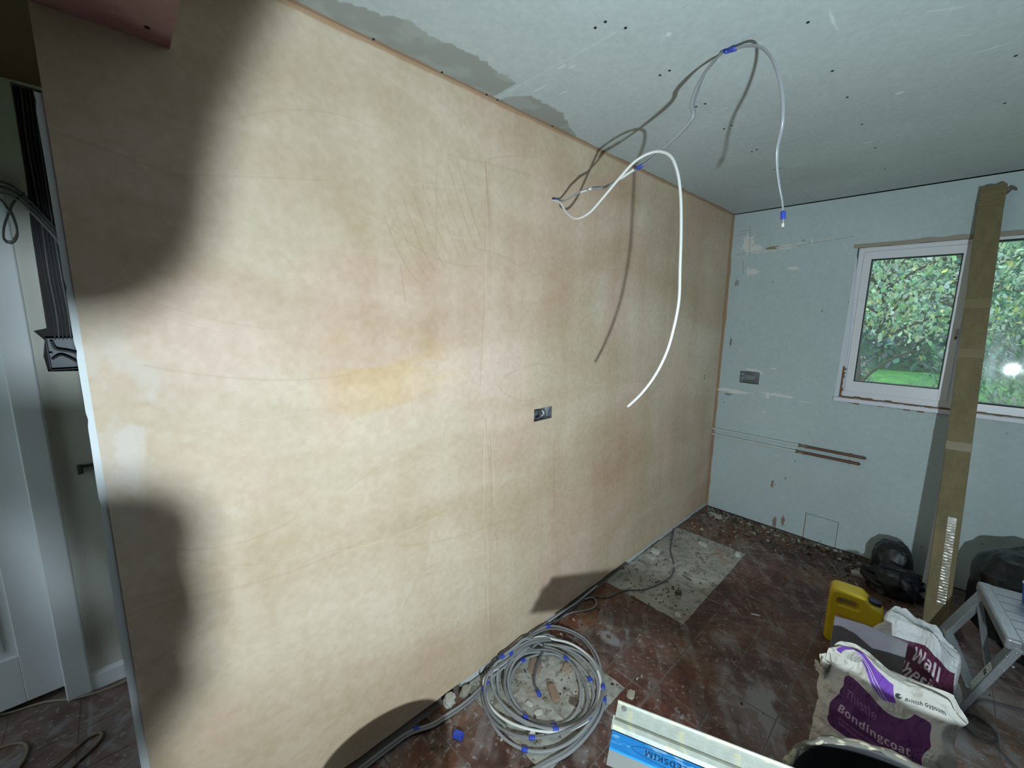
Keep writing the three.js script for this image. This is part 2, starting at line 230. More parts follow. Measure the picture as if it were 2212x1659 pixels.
{
  const panel = (x0, x1, z0, z1, holes = []) => { const g = new THREE.ExtrudeGeometry(shapeOf(rect(x0 + 0.0004, z0 + 0.0004, x1 - 0.0004, z1 - 0.0004), holes), { depth: 0.0125, bevelEnabled: false }); g.rotateX(Math.PI / 2); g.translate(0, H + 0.0125, 0); mesh('ceiling_panel', g, mCeil, ceiling); };
  const circ = (x, z, r) => Array.from({ length: 14 }, (_, i) => [x + r * Math.cos(-i / 14 * 6.283), z + r * Math.sin(-i / 14 * 6.283)]);
  panel(0, 0.52, 0.005, 2.443); panel(0, 0.52, 2.443, ROOM_Z); panel(0.52, 1.72, 0.005, 2.40, [circ(0.7, 2.137, 0.015)]); panel(0.52, 1.72, 2.40, ROOM_Z); panel(1.72, 2.92, 0.005, 1.2); panel(1.72, 2.92, 1.2, 3.6); panel(1.72, 2.92, 3.6, ROOM_Z); panel(2.92, ROOM_X, 0.005, ROOM_Z);
  mesh('joist_void', box(-0.1, ROOM_X + 0.1, H + 0.05, H + 0.09, -0.2, ROOM_Z + 0.1), mDark, ceiling);
  const sg = new THREE.CylinderGeometry(0.0042, 0.0042, 0.002, 12), ms = mat(0.012, 0.012, 0.013, 0.5);
  for (const [x, z] of [[0.523, 2.5], [0.548, 2.44], [0.505, 2.159], [0.539, 2.162], [0.902, 2.111], [0.903, 1.79], [0.908, 1.554], [0.913, 1.249], [0.501, 1.868], [0.533, 1.866], [0.504, 1.598], [0.537, 1.608], [0.505, 1.25], [0.53, 1.262], [0.012, 2.918], [0.012, 2.682], [0.008, 2.487], [0.008, 2.435], [0.008, 2.128], [0.92, 0.9], [0.92, 0.5], [0.51, 0.9], [0.535, 0.9], [1.3, 1.9], [1.3, 1.5], [1.3, 1.1], [0.49, 2.5]]) { const s = mesh('screw', sg, ms, ceiling); s.position.set(x, H - 0.0005, z); }
}
const wallRight = struct('wall_right', 'pale painted wall with a small window, opposite the plastered wall', 'wall');
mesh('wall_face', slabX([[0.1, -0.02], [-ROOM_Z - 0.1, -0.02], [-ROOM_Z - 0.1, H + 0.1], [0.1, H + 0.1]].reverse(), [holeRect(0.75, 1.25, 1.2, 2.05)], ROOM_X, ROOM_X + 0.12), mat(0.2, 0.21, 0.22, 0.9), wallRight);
const wallRear = struct('wall_rear', 'painted wall behind the camera', 'wall');
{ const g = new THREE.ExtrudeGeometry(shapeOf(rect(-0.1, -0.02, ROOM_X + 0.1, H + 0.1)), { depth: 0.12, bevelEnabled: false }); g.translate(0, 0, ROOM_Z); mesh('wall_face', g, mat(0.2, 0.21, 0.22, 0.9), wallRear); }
// hall seen past the end of the plastered wall
const HX = -1.08;
const wallHall = struct('wall_hall', 'cream painted hall wall with a chase cut for cables', 'wall');
{
  const pts = [[-2.6, 0], [-2.6, H], [-5.1, H], [-5.1, 0], [-4.66, 0], [-4.66, 2.02], [-3.83, 2.02], [-3.83, 0]];
  const chase = [[-3.655, 2.396], [-3.655, 1.53], [-3.66, 1.375], [-3.757, 1.38], [-3.762, 1.44], [-3.752, 1.5], [-3.776, 1.535], [-3.742, 1.545], [-3.738, 1.9], [-3.73, 2.1], [-3.728, 2.396]];
  mesh('wall_face', slabX(pts, [chase], HX - 0.05, HX), mCream, wallHall);
  mesh('masonry', box(HX - 0.15, HX - 0.052, 0, H, 2.5, 3.83), mat(0.055, 0.052, 0.055, 0.95), wallHall);
  mesh('masonry', box(HX - 0.15, HX - 0.052, 0, H, 4.66, 5.1), mCore, wallHall);
  mesh('wall_end', box(-1.3, -0.1, 0, H, 2.48, 2.6), mCream, wallHall); mesh('wall_end', box(-0.1, -0.0, 0, H, 5.0, 5.72), mCream, wallHall);
  { const g = new THREE.ExtrudeGeometry(shapeOf(rect(-1.3, 0, -0.1, H), [rect(-1.0, 0.02, -0.2, 2.15).reverse()]), { depth: 0.1, bevelEnabled: false }); g.translate(0, 0, 5.0); mesh('wall_end', g, mCream, wallHall); }
}
{ const g = struct('ceiling_hall', 'dark fresh plaster ceiling of the hall', 'ceiling'); mesh('plaster', box(HX - 0.3, -0.001, H, H + 0.03, 2.5, 5.1), mat(0.2, 0.1, 0.055, 0.7), g); }
const beam = struct('trim_1', 'boxed pink plasterboard beam casing under the ceiling', 'beam');
{
  const g = new THREE.ExtrudeGeometry(shapeOf(rect(0.0, 3.397, ROOM_X, 3.8)), { depth: 0.0125, bevelEnabled: false }); g.rotateX(Math.PI / 2); g.translate(0, 2.188 + 0.0125, 0);
  const [c] = canvasOf(512, 256, (u, v) => { const n = fbm(u * 24, v * 10, 4, 9), p = sstep(0.42, 0.62, fbm(u * 14 + 3, v * 5, 4, 19)); const t = (n - 0.5) * 26; return [188 + t - p * 22, 150 + t - p * 34, 152 + t - p * 30]; });
  mesh('soffit_board', g, new THREE.MeshStandardMaterial({ map: tex(c, 1.6, 0.8), roughness: 0.85 }), beam);
  mesh('side_board', box(0, ROOM_X, 2.2, H, 3.397, 3.41), mat(0.5, 0.36, 0.36, 0.85), beam); mesh('side_board', box(0, ROOM_X, 2.2, H, 3.787, 3.8), mat(0.5, 0.36, 0.36, 0.85), beam);
  const s = mesh('screw', new THREE.CylinderGeometry(0.005, 0.005, 0.002, 12), mat(0.012, 0.012, 0.013, 0.5), beam); s.position.set(0.06, 2.1875, 3.437);
}
{ const g = struct('baseboard_hall', 'white skirting at the foot of the cream hall wall', 'skirting'); const s = new THREE.ExtrudeGeometry(shapeOf([[0, 0], [0.016, 0], [0.016, 0.066], [0.004, 0.082], [0, 0.082]]), { depth: 1.185, bevelEnabled: false }); s.translate(HX, 0, 2.6); mesh('skirting_board', s, mWhitePaint, g); }
// hall door
const door = struct('door_1', 'white panelled hall door in a white frame', 'door');
{
  const m = mWhitePaint, dx = HX - 0.045;
  for (const [z0, z1] of [[3.785, 3.862], [4.628, 4.705]]) mesh('architrave', rbox(HX - 0.02, HX + 0.022, 0, 2.0825, z0, z1, 0.006), m, door);
  mesh('architrave', rbox(HX - 0.019, HX + 0.021, 2.002, 2.08, 3.861, 4.629, 0.006), m, door);
  mesh('door_lining', box(HX - 0.15, HX - 0.02, 0, 2.02, 3.83, 3.855), m, door); mesh('door_lining', box(HX - 0.15, HX - 0.02, 0, 2.02, 4.635, 4.66), m, door); mesh('door_lining', box(HX - 0.15, HX - 0.02, 2.0, 2.02, 3.83, 4.66), m, door);
  const leaf = new THREE.Group(); leaf.name = 'door_leaf'; door.add(leaf);
  const z0 = 3.859, z1 = 4.632, y0 = 0.035, y1 = 1.985;
  for (const [a, b] of [[z0, z0 + 0.115], [z1 - 0.115, z1], [4.2, 4.29]]) mesh('stile', rbox(dx - 0.036, dx, y0, y1, a, b, 0.004), m, leaf);
  for (const [a, b] of [[y0, 0.245], [0.78, 0.96], [1.5, 1.6], [1.88, y1]]) for (const [c, d] of [[z0 + 0.114, 4.201], [4.289, z1 - 0.114]]) mesh('rail', rbox(dx - 0.0355, dx - 0.0008, a, b, c, d, 0.003), m, leaf);
  for (const [a, b] of [[z0 + 0.115, 4.2], [4.29, z1 - 0.115]]) for (const [c, d] of [[0.245, 0.78], [0.96, 1.5], [1.6, 1.88]]) { mesh('panel', box(dx - 0.03, dx - 0.014, c - 0.01, d + 0.01, a - 0.01, b + 0.01), m, leaf); mesh('raised_field', rbox(dx - 0.02, dx - 0.006, c + 0.035, d - 0.035, a + 0.035, b - 0.035, 0.005), m, leaf); }
  mesh('wall_behind_door', box(HX - 0.16, HX - 0.155, 0, 2.05, 3.8, 4.7), mDark, door);
}
// ================= floor =================
const floor = struct('floor', 'old red quarry tile floor with bare concrete patches, covered in plaster dust', 'floor');
{
  mesh('bedding', box(-1.35, ROOM_X + 0.1, -0.12, -0.0015, -0.24, ROOM_Z + 0.1), mGrout, floor);
  const P = [[-1, 0.49, 0.55, 1.525], [-1, 0.485, 2.09, 2.61]];
  const near = [], far = [];
  const put = (x0, x1, z0, z1, list) => { if (x1 - x0 < 0.012 || z1 - z0 < 0.012) return; const e = 0.0018 + 0.001 * rnd(), t = 0.0008 * (rnd() - 0.5), g = box(x0 + e, x1 - e, -0.018, t, z0 + e, z1 - e), p = g.attributes.position, n = g.attributes.normal, uv = g.attributes.uv; for (let i = 0; i < p.count; i++) { if (p.getY(i) > -0.01) p.setY(i, p.getY(i) + (rnd() - 0.5) * 0.0008); uv.setXY(i, p.getX(i), -p.getZ(i)); } list.push(g); };
  for (let i = -10; i < 15; i++) for (let k = -8; k < 21; k++) {
    let x0 = 0.575 + i * 0.205, z0 = 1.565 + k * 0.205, x1 = x0 + 0.205, z1 = z0 + 0.205;
    if (x1 < -1.2 || x0 > ROOM_X || z1 < 0.01 || z0 > ROOM_Z) continue;
    if (z0 < 3.4) { if (x1 < 0.012) continue; x0 = Math.max(x0, 0.004); }
    z0 = Math.max(z0, 0.03); const list = (x0 > -0.01 && x0 < 2.2 && z0 < 3.05) ? near : far;
    const p = P.find((q) => x0 < q[1] - 0.004 && z0 < q[3] - 0.004 && z1 > q[2] + 0.004);
    if (!p) { put(x0, x1, z0, z1, list); continue; }
    if (x1 > p[1]) put(p[1], x1, z0, z1, list);
    if (z0 < p[2]) put(x0, Math.min(x1, p[1]), z0, p[2], list);
    if (z1 > p[3]) put(x0, Math.min(x1, p[1]), p[3], z1, list);
  }
  for (const g of near) mesh('floor_tile', g, mTile, floor);
  const f = mesh('far_floor_tiles', mergeGeometries(far), mTile, floor); f.userData.kind = 'stuff';
  for (const [, x1, z0, z1] of P) {
    const nx = 56, nz = Math.round(110 * (z1 - z0)), g = new THREE.PlaneGeometry(x1, z1 - z0, nx, nz); g.rotateX(-Math.PI / 2); g.translate(x1 / 2, 0, (z0 + z1) / 2);
    const p = g.attributes.position, uv = g.attributes.uv; for (let i = 0; i < p.count; i++) { const x = p.getX(i), z = p.getZ(i); p.setY(i, 0.0015 + 0.006 * (fbm(x * 14, z * 14, 4, 5) - 0.5) + 0.006 * (fbm(x * 60, z * 60, 2, 6) - 0.5)); uv.setXY(i, x, z); } g.computeVertexNormals();
    const m = mesh('concrete_patch', g, mConc, floor); m.userData.label = 'bare grey concrete where tiles are missing';
  }
}
// ================= windows =================
const mGlass = phys(1, 1, 1, 0.0, { transmission: 1, thickness: 0, ior: 1.5 });
const mGasket = mat(0.012, 0.014, 0.018, 0.6);
function frameOf(name, parent, x0, x1, y0, y1, l, r, b, t, z0, z1, m) { mesh(name, rbox(x0, x0 + l, y0, y1, z0, z1, 0.004), m, parent); mesh(name, rbox(x1 - r, x1, y0, y1, z0, z1, 0.004), m, parent); mesh(name, rbox(x0 + l - 0.002, x1 - r + 0.002, y0, y0 + b, z0 + 0.0005, z1 - 0.0005, 0.002), m, parent); mesh(name, rbox(x0 + l - 0.002, x1 - r + 0.002, y1 - t, y1, z0 + 0.0005, z1 - 0.0005, 0.002), m, parent); }
const win1 = struct('window_1', 'white opening casement window beside the leaning cardboard parcel', 'window');
{
  frameOf('outer_frame', win1, WX0 + 0.006, 1.336, WY0 + 0.004, WY1 - 0.004, 0.036, 0.036, 0.05, 0.04, -0.075, -0.012, mUpvc);
  frameOf('sash', win1, 0.82, 1.305, 1.132, 2.04, 0.042, 0.042, 0.07, 0.048, -0.07, -0.002, mUpvc);
  frameOf('gasket', win1, 0.858, 1.267, 1.198, 1.995, 0.009, 0.009, 0.009, 0.009, -0.05, -0.005, mGasket);
  mesh('glass_pane', box(0.86, 1.265, 1.2, 1.993, -0.04, -0.0385), mGlass, win1);
  const l = mesh('catch', rbox(1.286, 1.3, 1.5, 1.565, -0.003, 0.012, 0.003), mat(0.5, 0.46, 0.38, 0.5), win1); mesh('catch_hole', rbox(1.289, 1.297, 1.508, 1.52, 0.008, 0.014, 0.002), mDark, l);
}
const win2 = struct('window_2', 'wide fixed window, its glass misted with condensation', 'window');
// condensation: a thin film of droplets, with clear runs where drops have slid down and heavier beads low on the pane
function filmOf(W, Hh, fn) { const t = new THREE.CanvasTexture(canvasOf(W, Hh, (u, v) => { const n = clamp(fn(u, v)) * 255; return [n, n, n]; })[0]); t.magFilter = THREE.LinearFilter; return new THREE.MeshStandardMaterial({ color: 0xffffff, roughness: 0.9, transparent: true, alphaMap: t }); }
const film1 = filmOf(400, 700, (u, v) => 0.10 + 0.10 * (fbm(u * 5, v * 8, 4, 3) - 0.4) + 0.05 * sstep(0.55, 0.75, fbm(u * 60, v * 90, 3, 9)));
const film2 = filmOf(900, 700, (u, v) => { const x = u * 1.3, low = sstep(0.3, 0.7, v + 0.3 * (fbm(x * 3, v * 3, 3, 25) - 0.5)), run = sstep(0.66, 0.74, fbm(x * 40, v * 1.1, 3, 5)) * sstep(0.5, 0.6, v), bead = sstep(0.56, 0.66, fbm(x * 46, v * 40, 3, 15)); return 0.12 + low * (0.16 + 0.22 * bead) - 0.22 * run * low + 0.12 * sstep(0.62, 0.7, fbm(x * 70, v * 2, 3, 45)) * low; });
const mistC = canvasOf(900, 700, (u, v) => { const x = u * 1.3, low = sstep(0.2, 0.75, v + 0.25 * (fbm(x * 3, v * 3, 3, 25) - 0.5)), bead = sstep(0.56, 0.66, fbm(x * 46, v * 40, 3, 15)); const n = clamp(0.026 + 0.01 * low + 0.012 * bead * low) * 255; return [n, n, n]; })[0];
mesh('condensation', new THREE.PlaneGeometry(0.404, 0.792).translate(1.0625, 1.5965, -0.0375), film1, win1);
mesh('condensation', new THREE.PlaneGeometry(1.182, 0.905).translate(1.9715, 1.595, -0.0375), film2, win2);
{
  frameOf('outer_frame', win2, 1.336, WX1 - 0.006, WY0 + 0.004, WY1 - 0.004, 0.044, 0.05, 0.05, 0.026, -0.075, -0.012, mUpvc);
  frameOf('gasket', win2, 1.378, 2.565, 1.14, 2.05, 0.009, 0.009, 0.009, 0.009, -0.05, -0.01, mGasket);
  const g = box(1.38, 2.563, 1.142, 2.048, -0.04, -0.0385), t = new THREE.CanvasTexture(mistC); t.magFilter = THREE.LinearFilter;
  mesh('glass_pane', g, phys(1, 1, 1, 1.0, { transmission: 1, thickness: 0, ior: 1.5, roughnessMap: t }), win2);
}
{ // reveals and sill
  const tr = struct('trim_2', 'white window board and stained reveal round the windows', 'window trim');
  const s = new THREE.ExtrudeGeometry(shapeOf([[WX0 - 0.012, 1.062], [WX1 + 0.02, 1.066], [WX1 + 0.02, 1.084], [WX0 - 0.012, 1.084]]), { depth: 0.05, bevelEnabled: true, bevelSize: 0.002, bevelThickness: 0.002 }); s.translate(0, 0, -0.03); mesh('window_board', s, mat(0.74, 0.75, 0.82, 0.4), tr);
  const lip = new THREE.ExtrudeGeometry(shapeOf([[0.772, 1.085], [0.812, 1.095], [0.808, 1.5], [0.79, 2.0], [0.783, 2.02], [0.779, 1.6]]), { depth: 0.012, bevelEnabled: false }); lip.translate(0, 0, -0.008); mesh('reveal_strip', lip, mat(0.66, 0.7, 0.76, 0.5), tr);
  const head = []; for (let i = 0; i < 30; i++) { const x = WX0 - 0.02 + i * 0.062; head.push(box(x, x + 0.062, 2.066 + 0.004 * h2(i, 3), 2.09 + 0.006 * h2(i, 5), -0.02, 0.003 + 0.003 * h2(i, 8))); }
  mesh('head_filler', mergeGeometries(head), mat(0.36, 0.33, 0.27, 0.9), tr);
  const st = []; for (let i = 0; i < 60; i++) { const x = WX0 + i * 0.031, k = h2(i, 31); st.push(box(x, x + 0.031, 1.083, 1.089 + 0.012 * k * (i < 18 ? 1 : 0.6), -0.015, -0.004 + 0.006 * h2(i, 37))); if (i < 16 && i > 1) st.push(box(x, x + 0.031, 1.062 - 0.012 * h2(i, 41), 1.066, -0.005, 0.004)); }
  for (let i = 0; i < 16; i++) st.push(box(0.797, 0.806 + 0.009 * h2(i, 51), 1.09 + i * 0.013, 1.09 + (i + 1) * 0.013, -0.02, 0.006));
  mesh('brown_adhesive', mergeGeometries(st), mat(0.2, 0.1, 0.05, 0.85), tr);
}
// glazing out of view that lets the daylight in
{ const w = struct('door_2', 'glazed white front door at the end of the hall', 'door'); frameOf('outer_frame', w, -1.0, -0.2, 0.02, 2.15, 0.06, 0.06, 0.12, 0.06, 5.02, 5.07, mUpvc); mesh('glass_pane', box(-0.94, -0.26, 0.14, 2.09, 5.04, 5.0415), mGlass, w); }
{ const w = struct('window_3', 'small window opposite the plastered wall', 'window'); const g = new THREE.Group(); g.name = 'casement'; w.add(g); frameOf('outer_frame', g, 0.75, 1.25, 1.2, 2.05, 0.06, 0.06, 0.06, 0.06, 0.03, 0.09, mUpvc); mesh('glass_pane', box(0.81, 1.19, 1.26, 1.99, 0.055, 0.0565), mGlass, g); g.rotation.y = -Math.PI / 2; g.position.set(ROOM_X + 0.12, 0, 0); }
// ================= garden =================
const lawn = struct('ground', 'green lawn of the garden outside the window', 'lawn');
{
  const [c] = canvasOf(512, 512, (u, v) => { const n = fbm(u * 40, v * 40, 4, 3), m = fbm(u * 7, v * 7, 3, 9); return [66 + 50 * (n - 0.5) + 30 * (m - 0.5), 128 + 70 * (n - 0.5) + 40 * (m - 0.5), 60 + 30 * (n - 0.5)]; });
  const g = new THREE.PlaneGeometry(80, 60, 1, 1); g.rotateX(-Math.PI / 2); g.translate(0, -0.15, 0); const uv = g.attributes.uv, p = g.attributes.position; for (let i = 0; i < 4; i++) uv.setXY(i, p.getX(i), p.getZ(i));
  mesh('grass', g, new THREE.MeshStandardMaterial({ map: tex(c, 6, 6), roughness: 0.95 }), lawn);
}
function leafGeo(L, W, bend) { const g = new THREE.PlaneGeometry(W, L, 2, 4), p = g.attributes.position; for (let i = 0; i < p.count; i++) { const y = p.getY(i) / L + 0.5, x = p.getX(i) / W; p.setXYZ(i, x * W * Math.sin(Math.PI * clamp(0.04 + y * 0.94)) ** 0.8, y * L, -bend * y * y * L + 0.25 * Math.abs(x) * W); } g.computeVertexNormals(); return g; }
function leafMat(r, g, b) { return phys(r, g, b, 0.55, { transmission: 0.35, thickness: 0, side: THREE.DoubleSide }); }
const TMP = new THREE.Object3D();
function foliage(parent, n, geo, m, place, tint) { const im = new THREE.InstancedMesh(geo, m, n); im.name = 'foliage'; im.userData.kind = 'stuff'; const c = new THREE.Color(); for (let i = 0; i < n; i++) { place(TMP, i); TMP.updateMatrix(); im.setMatrixAt(i, TMP.matrix); tint(c); im.setColorAt(i, c); } parent.add(im); return im; }
const leafBig = leafGeo(0.12, 0.058, 0.3), leafSmall = leafGeo(0.07, 0.03, 0.2), needle = leafGeo(0.22, 0.035, 0.35);
const mLeaf = leafMat(0.56, 0.68, 0.54), mDarkLeaf = leafMat(0.16, 0.3, 0.22), mBark = mat(0.09, 0.075, 0.06, 0.95);
{ // broad-leaved tree filling the upper part of the casement
  const t = thing('broadleaf_tree', 'pale green large-leaved tree seen through the opening casement window', 'tree', [0.4, -0.15, -6.2]);
  mesh('trunk', mergeGeometries([sweep([[-0.25, 0, 0], [-0.2, 0.6, 0.05], [-0.3, 1.3, 0.1], [-0.4, 2.2, 0.1], [-0.35, 3.4, 0]], 0.055, 0.055, 10, 0.08), sweep([[-0.2, 0.5, 0.05], [0.0, 0.85, 0.2], [0.3, 1.15, 0.3], [0.6, 1.3, 0.35]], 0.02, 0.02, 8, 0.06)]), mBark, t);
  for (let i = 0; i < 16; i++) { const a = i * 2.4, y = 1.7 + i * 0.11, L = 1.3 + 0.7 * h2(i, 5); mesh('branch', sweep([[0, y - 0.3, 0.05], [Math.cos(a) * L * 0.5, y + 0.12, Math.sin(a) * L * 0.4 + 0.2], [Math.cos(a) * L, y + 0.05 - 0.2 * h2(i, 9), Math.sin(a) * L * 0.8 + 0.3]], 0.022, 0.022, 6, 0.1), mBark, t); }
  foliage(t, 11500, leafBig, mLeaf, (o) => { const a = rr(0, 6.28), q = Math.sqrt(rnd()), y = 1.62 + 3 * rnd() + 0.25 * q * q; const cl = fbm(a * 2, y * 3, 2, 3); o.position.set(Math.cos(a) * q * 2.3, y - 0.35 * cl + (rnd() < 0.2 ? -0.18 : 0), Math.sin(a) * q * 1.5 + 0.3); o.rotation.set(rr(-2.6, -0.9), rr(0, 6.28), rr(-0.6, 0.6)); o.scale.setScalar(rr(0.5, 1.0)); }, (c) => { const y = rnd(); c.setRGB(mix(0.75, 1.15, rnd()) * (y < 0.08 ? 1.35 : 1), mix(0.8, 1.2, rnd()), mix(0.7, 1.25, rnd()) * (y < 0.08 ? 0.5 : 1)); });
}
{
  const h = thing('garden_hedge', 'dark evergreen hedge across the end of the lawn', 'hedge', [0, -0.15, -17]);
  const g = new THREE.BoxGeometry(26, 4.2, 1.6, 60, 12, 3); g.translate(0, 2.1, -0.3); const p = g.attributes.position; for (let i = 0; i < p.count; i++) p.setXYZ(i, p.getX(i), p.getY(i) + 0.5 * (fbm(p.getX(i) * 0.8, 3, 3, 4) - 0.5), p.getZ(i) + 0.7 * (fbm(p.getX(i), p.getY(i), 3, 8) - 0.5)); g.computeVertexNormals();
  mesh('hedge_mass', g, mat(0.13, 0.24, 0.17, 0.95), h);
  foliage(h, 9000, leafGeo(0.24, 0.16, 0.3), mDarkLeaf, (o) => { o.position.set(rr(-12, 10), rr(0, 4.4), rr(0.2, 1.1)); o.rotation.set(rr(-2, 0.5), rr(0, 6.28), rr(-1, 1)); o.scale.setScalar(rr(0.6, 1.4)); }, (c) => c.setRGB(rr(0.6, 1.3), rr(0.6, 1.3), rr(0.7, 1.4)));
}
function conifer(label, x, z, ht, rad, n, tintR) {
  const t = thing('conifer', label, 'tree', [x, -0.15, z]); mesh('trunk', new THREE.CylinderGeometry(0.04, 0.13, ht, 8).translate(0, ht / 2, 0), mBark, t);
  foliage(t, n, needle, mDarkLeaf, (o) => { const y = Math.pow(rnd(), 1.15), a = rr(0, 6.28), q = Math.sqrt(rr(0.2, 1)) * rad * (1.02 - y); o.position.set(Math.cos(a) * q, 0.2 + y * (ht - 0.1), Math.sin(a) * q); o.rotation.set(-1.9 + rr(-0.5, 0.5), -a + Math.PI / 2 + rr(-0.6, 0.6), rr(-0.5, 0.5), 'YXZ'); o.scale.setScalar(rr(0.7, 1.5)); }, (c) => c.setRGB(tintR * rr(0.7, 1.3), rr(0.8, 1.4) * (tintR > 1.5 ? 1.6 : 1), rr(0.8, 1.3)));
}
conifer('tall dark conifer seen through the misted window', 2.6, -8.6, 6.2, 1.9, 5200, 0.9); conifer('lighter conifer right of the dark one behind the misted window', 3.4, -6.8, 4.6, 1.7, 5200, 2.2);
{ // low shrub at the foot of the tree
  const t = thing('flowering_shrub', 'low grey-green shrub with a few pink flowers on the lawn', 'shrub', [-0.75, -0.15, -9.4]);
  mesh('stems', mergeGeometries(Array.from({ length: 9 }, (_, i) => sweep([[0, 0, 0], [Math.cos(i * 0.7) * 0.25, 0.35, Math.sin(i * 0.7) * 0.2], [Math.cos(i * 0.7) * 0.5, 0.65, Math.sin(i * 0.7) * 0.4]], 0.012, 0.012, 5, 0.08))), mBark, t);
  foliage(t, 1800, leafSmall.clone().scale(1.6, 1.6, 1.6), leafMat(0.22, 0.27, 0.24), (o) => { const a = rr(0, 6.28), q = Math.sqrt(rnd()), e = rnd(); o.position.set(Math.cos(a) * q * 0.85, 0.1 + e * 0.85 * Math.sqrt(1 - q * q * 0.8), Math.sin(a) * q * 0.6); o.rotation.set(rr(-2, 0.2), rr(0, 6.28), rr(-1, 1)); o.scale.setScalar(rr(0.6, 1.3)); }, (c) => c.setRGB(rr(0.7, 1.3), rr(0.7, 1.3), rr(0.7, 1.3)));
  const f = foliage(t, 60, leafSmall, mat(0.6, 0.22, 0.4, 0.7, { side: THREE.DoubleSide }), (o) => { o.position.set(rr(0.1, 0.75), rr(0.55, 0.9), rr(0.1, 0.5)); o.rotation.set(rr(-2, 2), rr(0, 6), 0); o.scale.setScalar(rr(0.6, 1.1)); }, (c) => c.setRGB(1, 1, 1)); f.name = 'flowers';
}

// ================= pipes on the window wall =================
{
  const mPainted = mat(0.66, 0.68, 0.64, 0.45), mCopper = mat(0.2, 0.105, 0.07, 0.5, { metalness: 0.55 }), mBrass = mat(0.25, 0.2, 0.13, 0.5, { metalness: 0.5 });
  for (const [y, xe, xc, label] of [[0.7, 0.985, 0.61, 'upper of two capped-off heating pipes along the window wall, brown copper end'], [0.652, 0.96, 0.598, 'lower of two heating pipes along the window wall, brown copper end']]) {
    const t = thing('heating_pipe', label, 'pipe', [0, y, 0.022], 0, 'two heating pipes low on the window wall');
    const cyl = (x0, x1, r, m, n, par = t) => { const g = new THREE.CylinderGeometry(r, r, x1 - x0, 14); g.rotateZ(Math.PI / 2); g.translate((x0 + x1) / 2, 0, 0); return mesh(n, g, m, par); };
    cyl(0.003, xc, 0.007, mPainted, 'painted_tube');
    const cp = cyl(xc, xc + 0.05, 0.0085, mBrass, 'compression_coupling'); cyl(xc, xc + 0.014, 0.0125, mBrass, 'coupling_nut', cp).geometry = new THREE.CylinderGeometry(0.0125, 0.0125, 0.014, 6).rotateZ(Math.PI / 2).translate(xc + 0.007, 0, 0); mesh('coupling_nut', new THREE.CylinderGeometry(0.0125, 0.0125, 0.016, 6).rotateZ(Math.PI / 2).translate(xc + 0.048, 0, 0), mBrass, cp);
    cyl(xc + 0.05, xe, 0.0092, mCopper, 'copper_tube'); cyl(xe - 0.002, xe + 0.004, 0.0062, mDark, 'open_end');
    mesh('pipe_clip', rbox(0.9, 0.912, -0.0105, 0.0105, -0.021, 0.0102, 0.002), mCopper, t); mesh('pipe_clip', rbox(0.3, 0.312, -0.008, 0.008, -0.021, 0.006, 0.002), mPainted, t);
  }
}
// ================= socket boxes =================
const mGalv = mat(0.32, 0.34, 0.36, 0.42, { metalness: 0.7 });
const mSheath = mat(0.3, 0.305, 0.31, 0.5), mSheath2 = mat(0.22, 0.22, 0.225, 0.5), mSheathWhite = mat(0.8, 0.8, 0.77, 0.4), mSheathDark = mat(0.1, 0.1, 0.11, 0.5), mBlue = mat(0.035, 0.075, 0.5, 0.45);
function backBox(name, label, pos, ry, w, h, d, tails) {
  const t = thing(name, label, 'socket box', pos, ry);
  mesh('box_back', box(-w / 2, w / 2, -h / 2, h / 2, -d, -d + 0.001), mGalv, t);
  for (const s of [-1, 1]) { mesh('box_side', box(s * w / 2 - 0.0006, s * w / 2 + 0.0006, -h / 2, h / 2, -d, -0.003), mGalv, t); mesh('box_side', box(-w / 2, w / 2, s * h / 2 - 0.0006, s * h / 2 + 0.0006, -d, -0.003), mGalv, t); mesh('fixing_lug', new THREE.CylinderGeometry(0.005, 0.005, 0.004, 10).rotateX(Math.PI / 2).translate(s * (w / 2 - 0.007), 0, -0.006), mGalv, t); }
  for (const [p, m, r] of tails) mesh('cable_tail', sweep(p, r, r * 0.6, 8, 0.004), m, t);
  return t;
}
backBox('socket_back_box', 'open metal socket box with coiled dark cable in the plastered wall', [-0.001, 1.1565, 2.13], Math.PI / 2, 0.126, 0.057, 0.036, [
  [[[-0.062, 0.01, -0.02], [-0.045, 0.018, -0.012], [-0.02, 0.012, -0.009], [-0.01, -0.012, -0.01], [-0.03, -0.02, -0.012], [-0.052, -0.01, -0.012], [-0.05, 0.01, -0.01]], mSheathDark, 0.008], [[[-0.005, 0.026, -0.02], [0.004, 0.005, -0.014], [0.012, -0.02, -0.014], [0.03, -0.024, -0.018]], mSheathDark, 0.006], [[[0.02, 0.026, -0.02], [0.02, 0.01, -0.012], [0.03, -0.005, -0.014], [0.036, -0.024, -0.016]], mSheathDark, 0.005],
  [[[-0.02, -0.024, -0.018], [0.0, -0.012, -0.01], [0.016, 0.0, -0.012], [0.006, 0.012, -0.016]], mSheathWhite, 0.004]]);
backBox('socket_back_box', 'open metal socket box with a grey cable loop in the window wall', [0.231, 1.153, -0.001], 0, 0.134, 0.088, 0.036, [
  [[[-0.066, 0.03, -0.02], [-0.03, 0.034, -0.008], [0.02, 0.03, -0.006], [0.05, 0.012, -0.006], [0.044, -0.018, -0.006], [0.0, -0.03, -0.006], [-0.04, -0.022, -0.008], [-0.05, 0.004, -0.01], [-0.03, 0.02, -0.012], [0.02, 0.014, -0.012]], mSheath, 0.006], [[[-0.06, -0.03, -0.02], [-0.02, -0.036, -0.008], [0.04, -0.03, -0.008], [0.056, 0.0, -0.012]], mSheath2, 0.005]]);
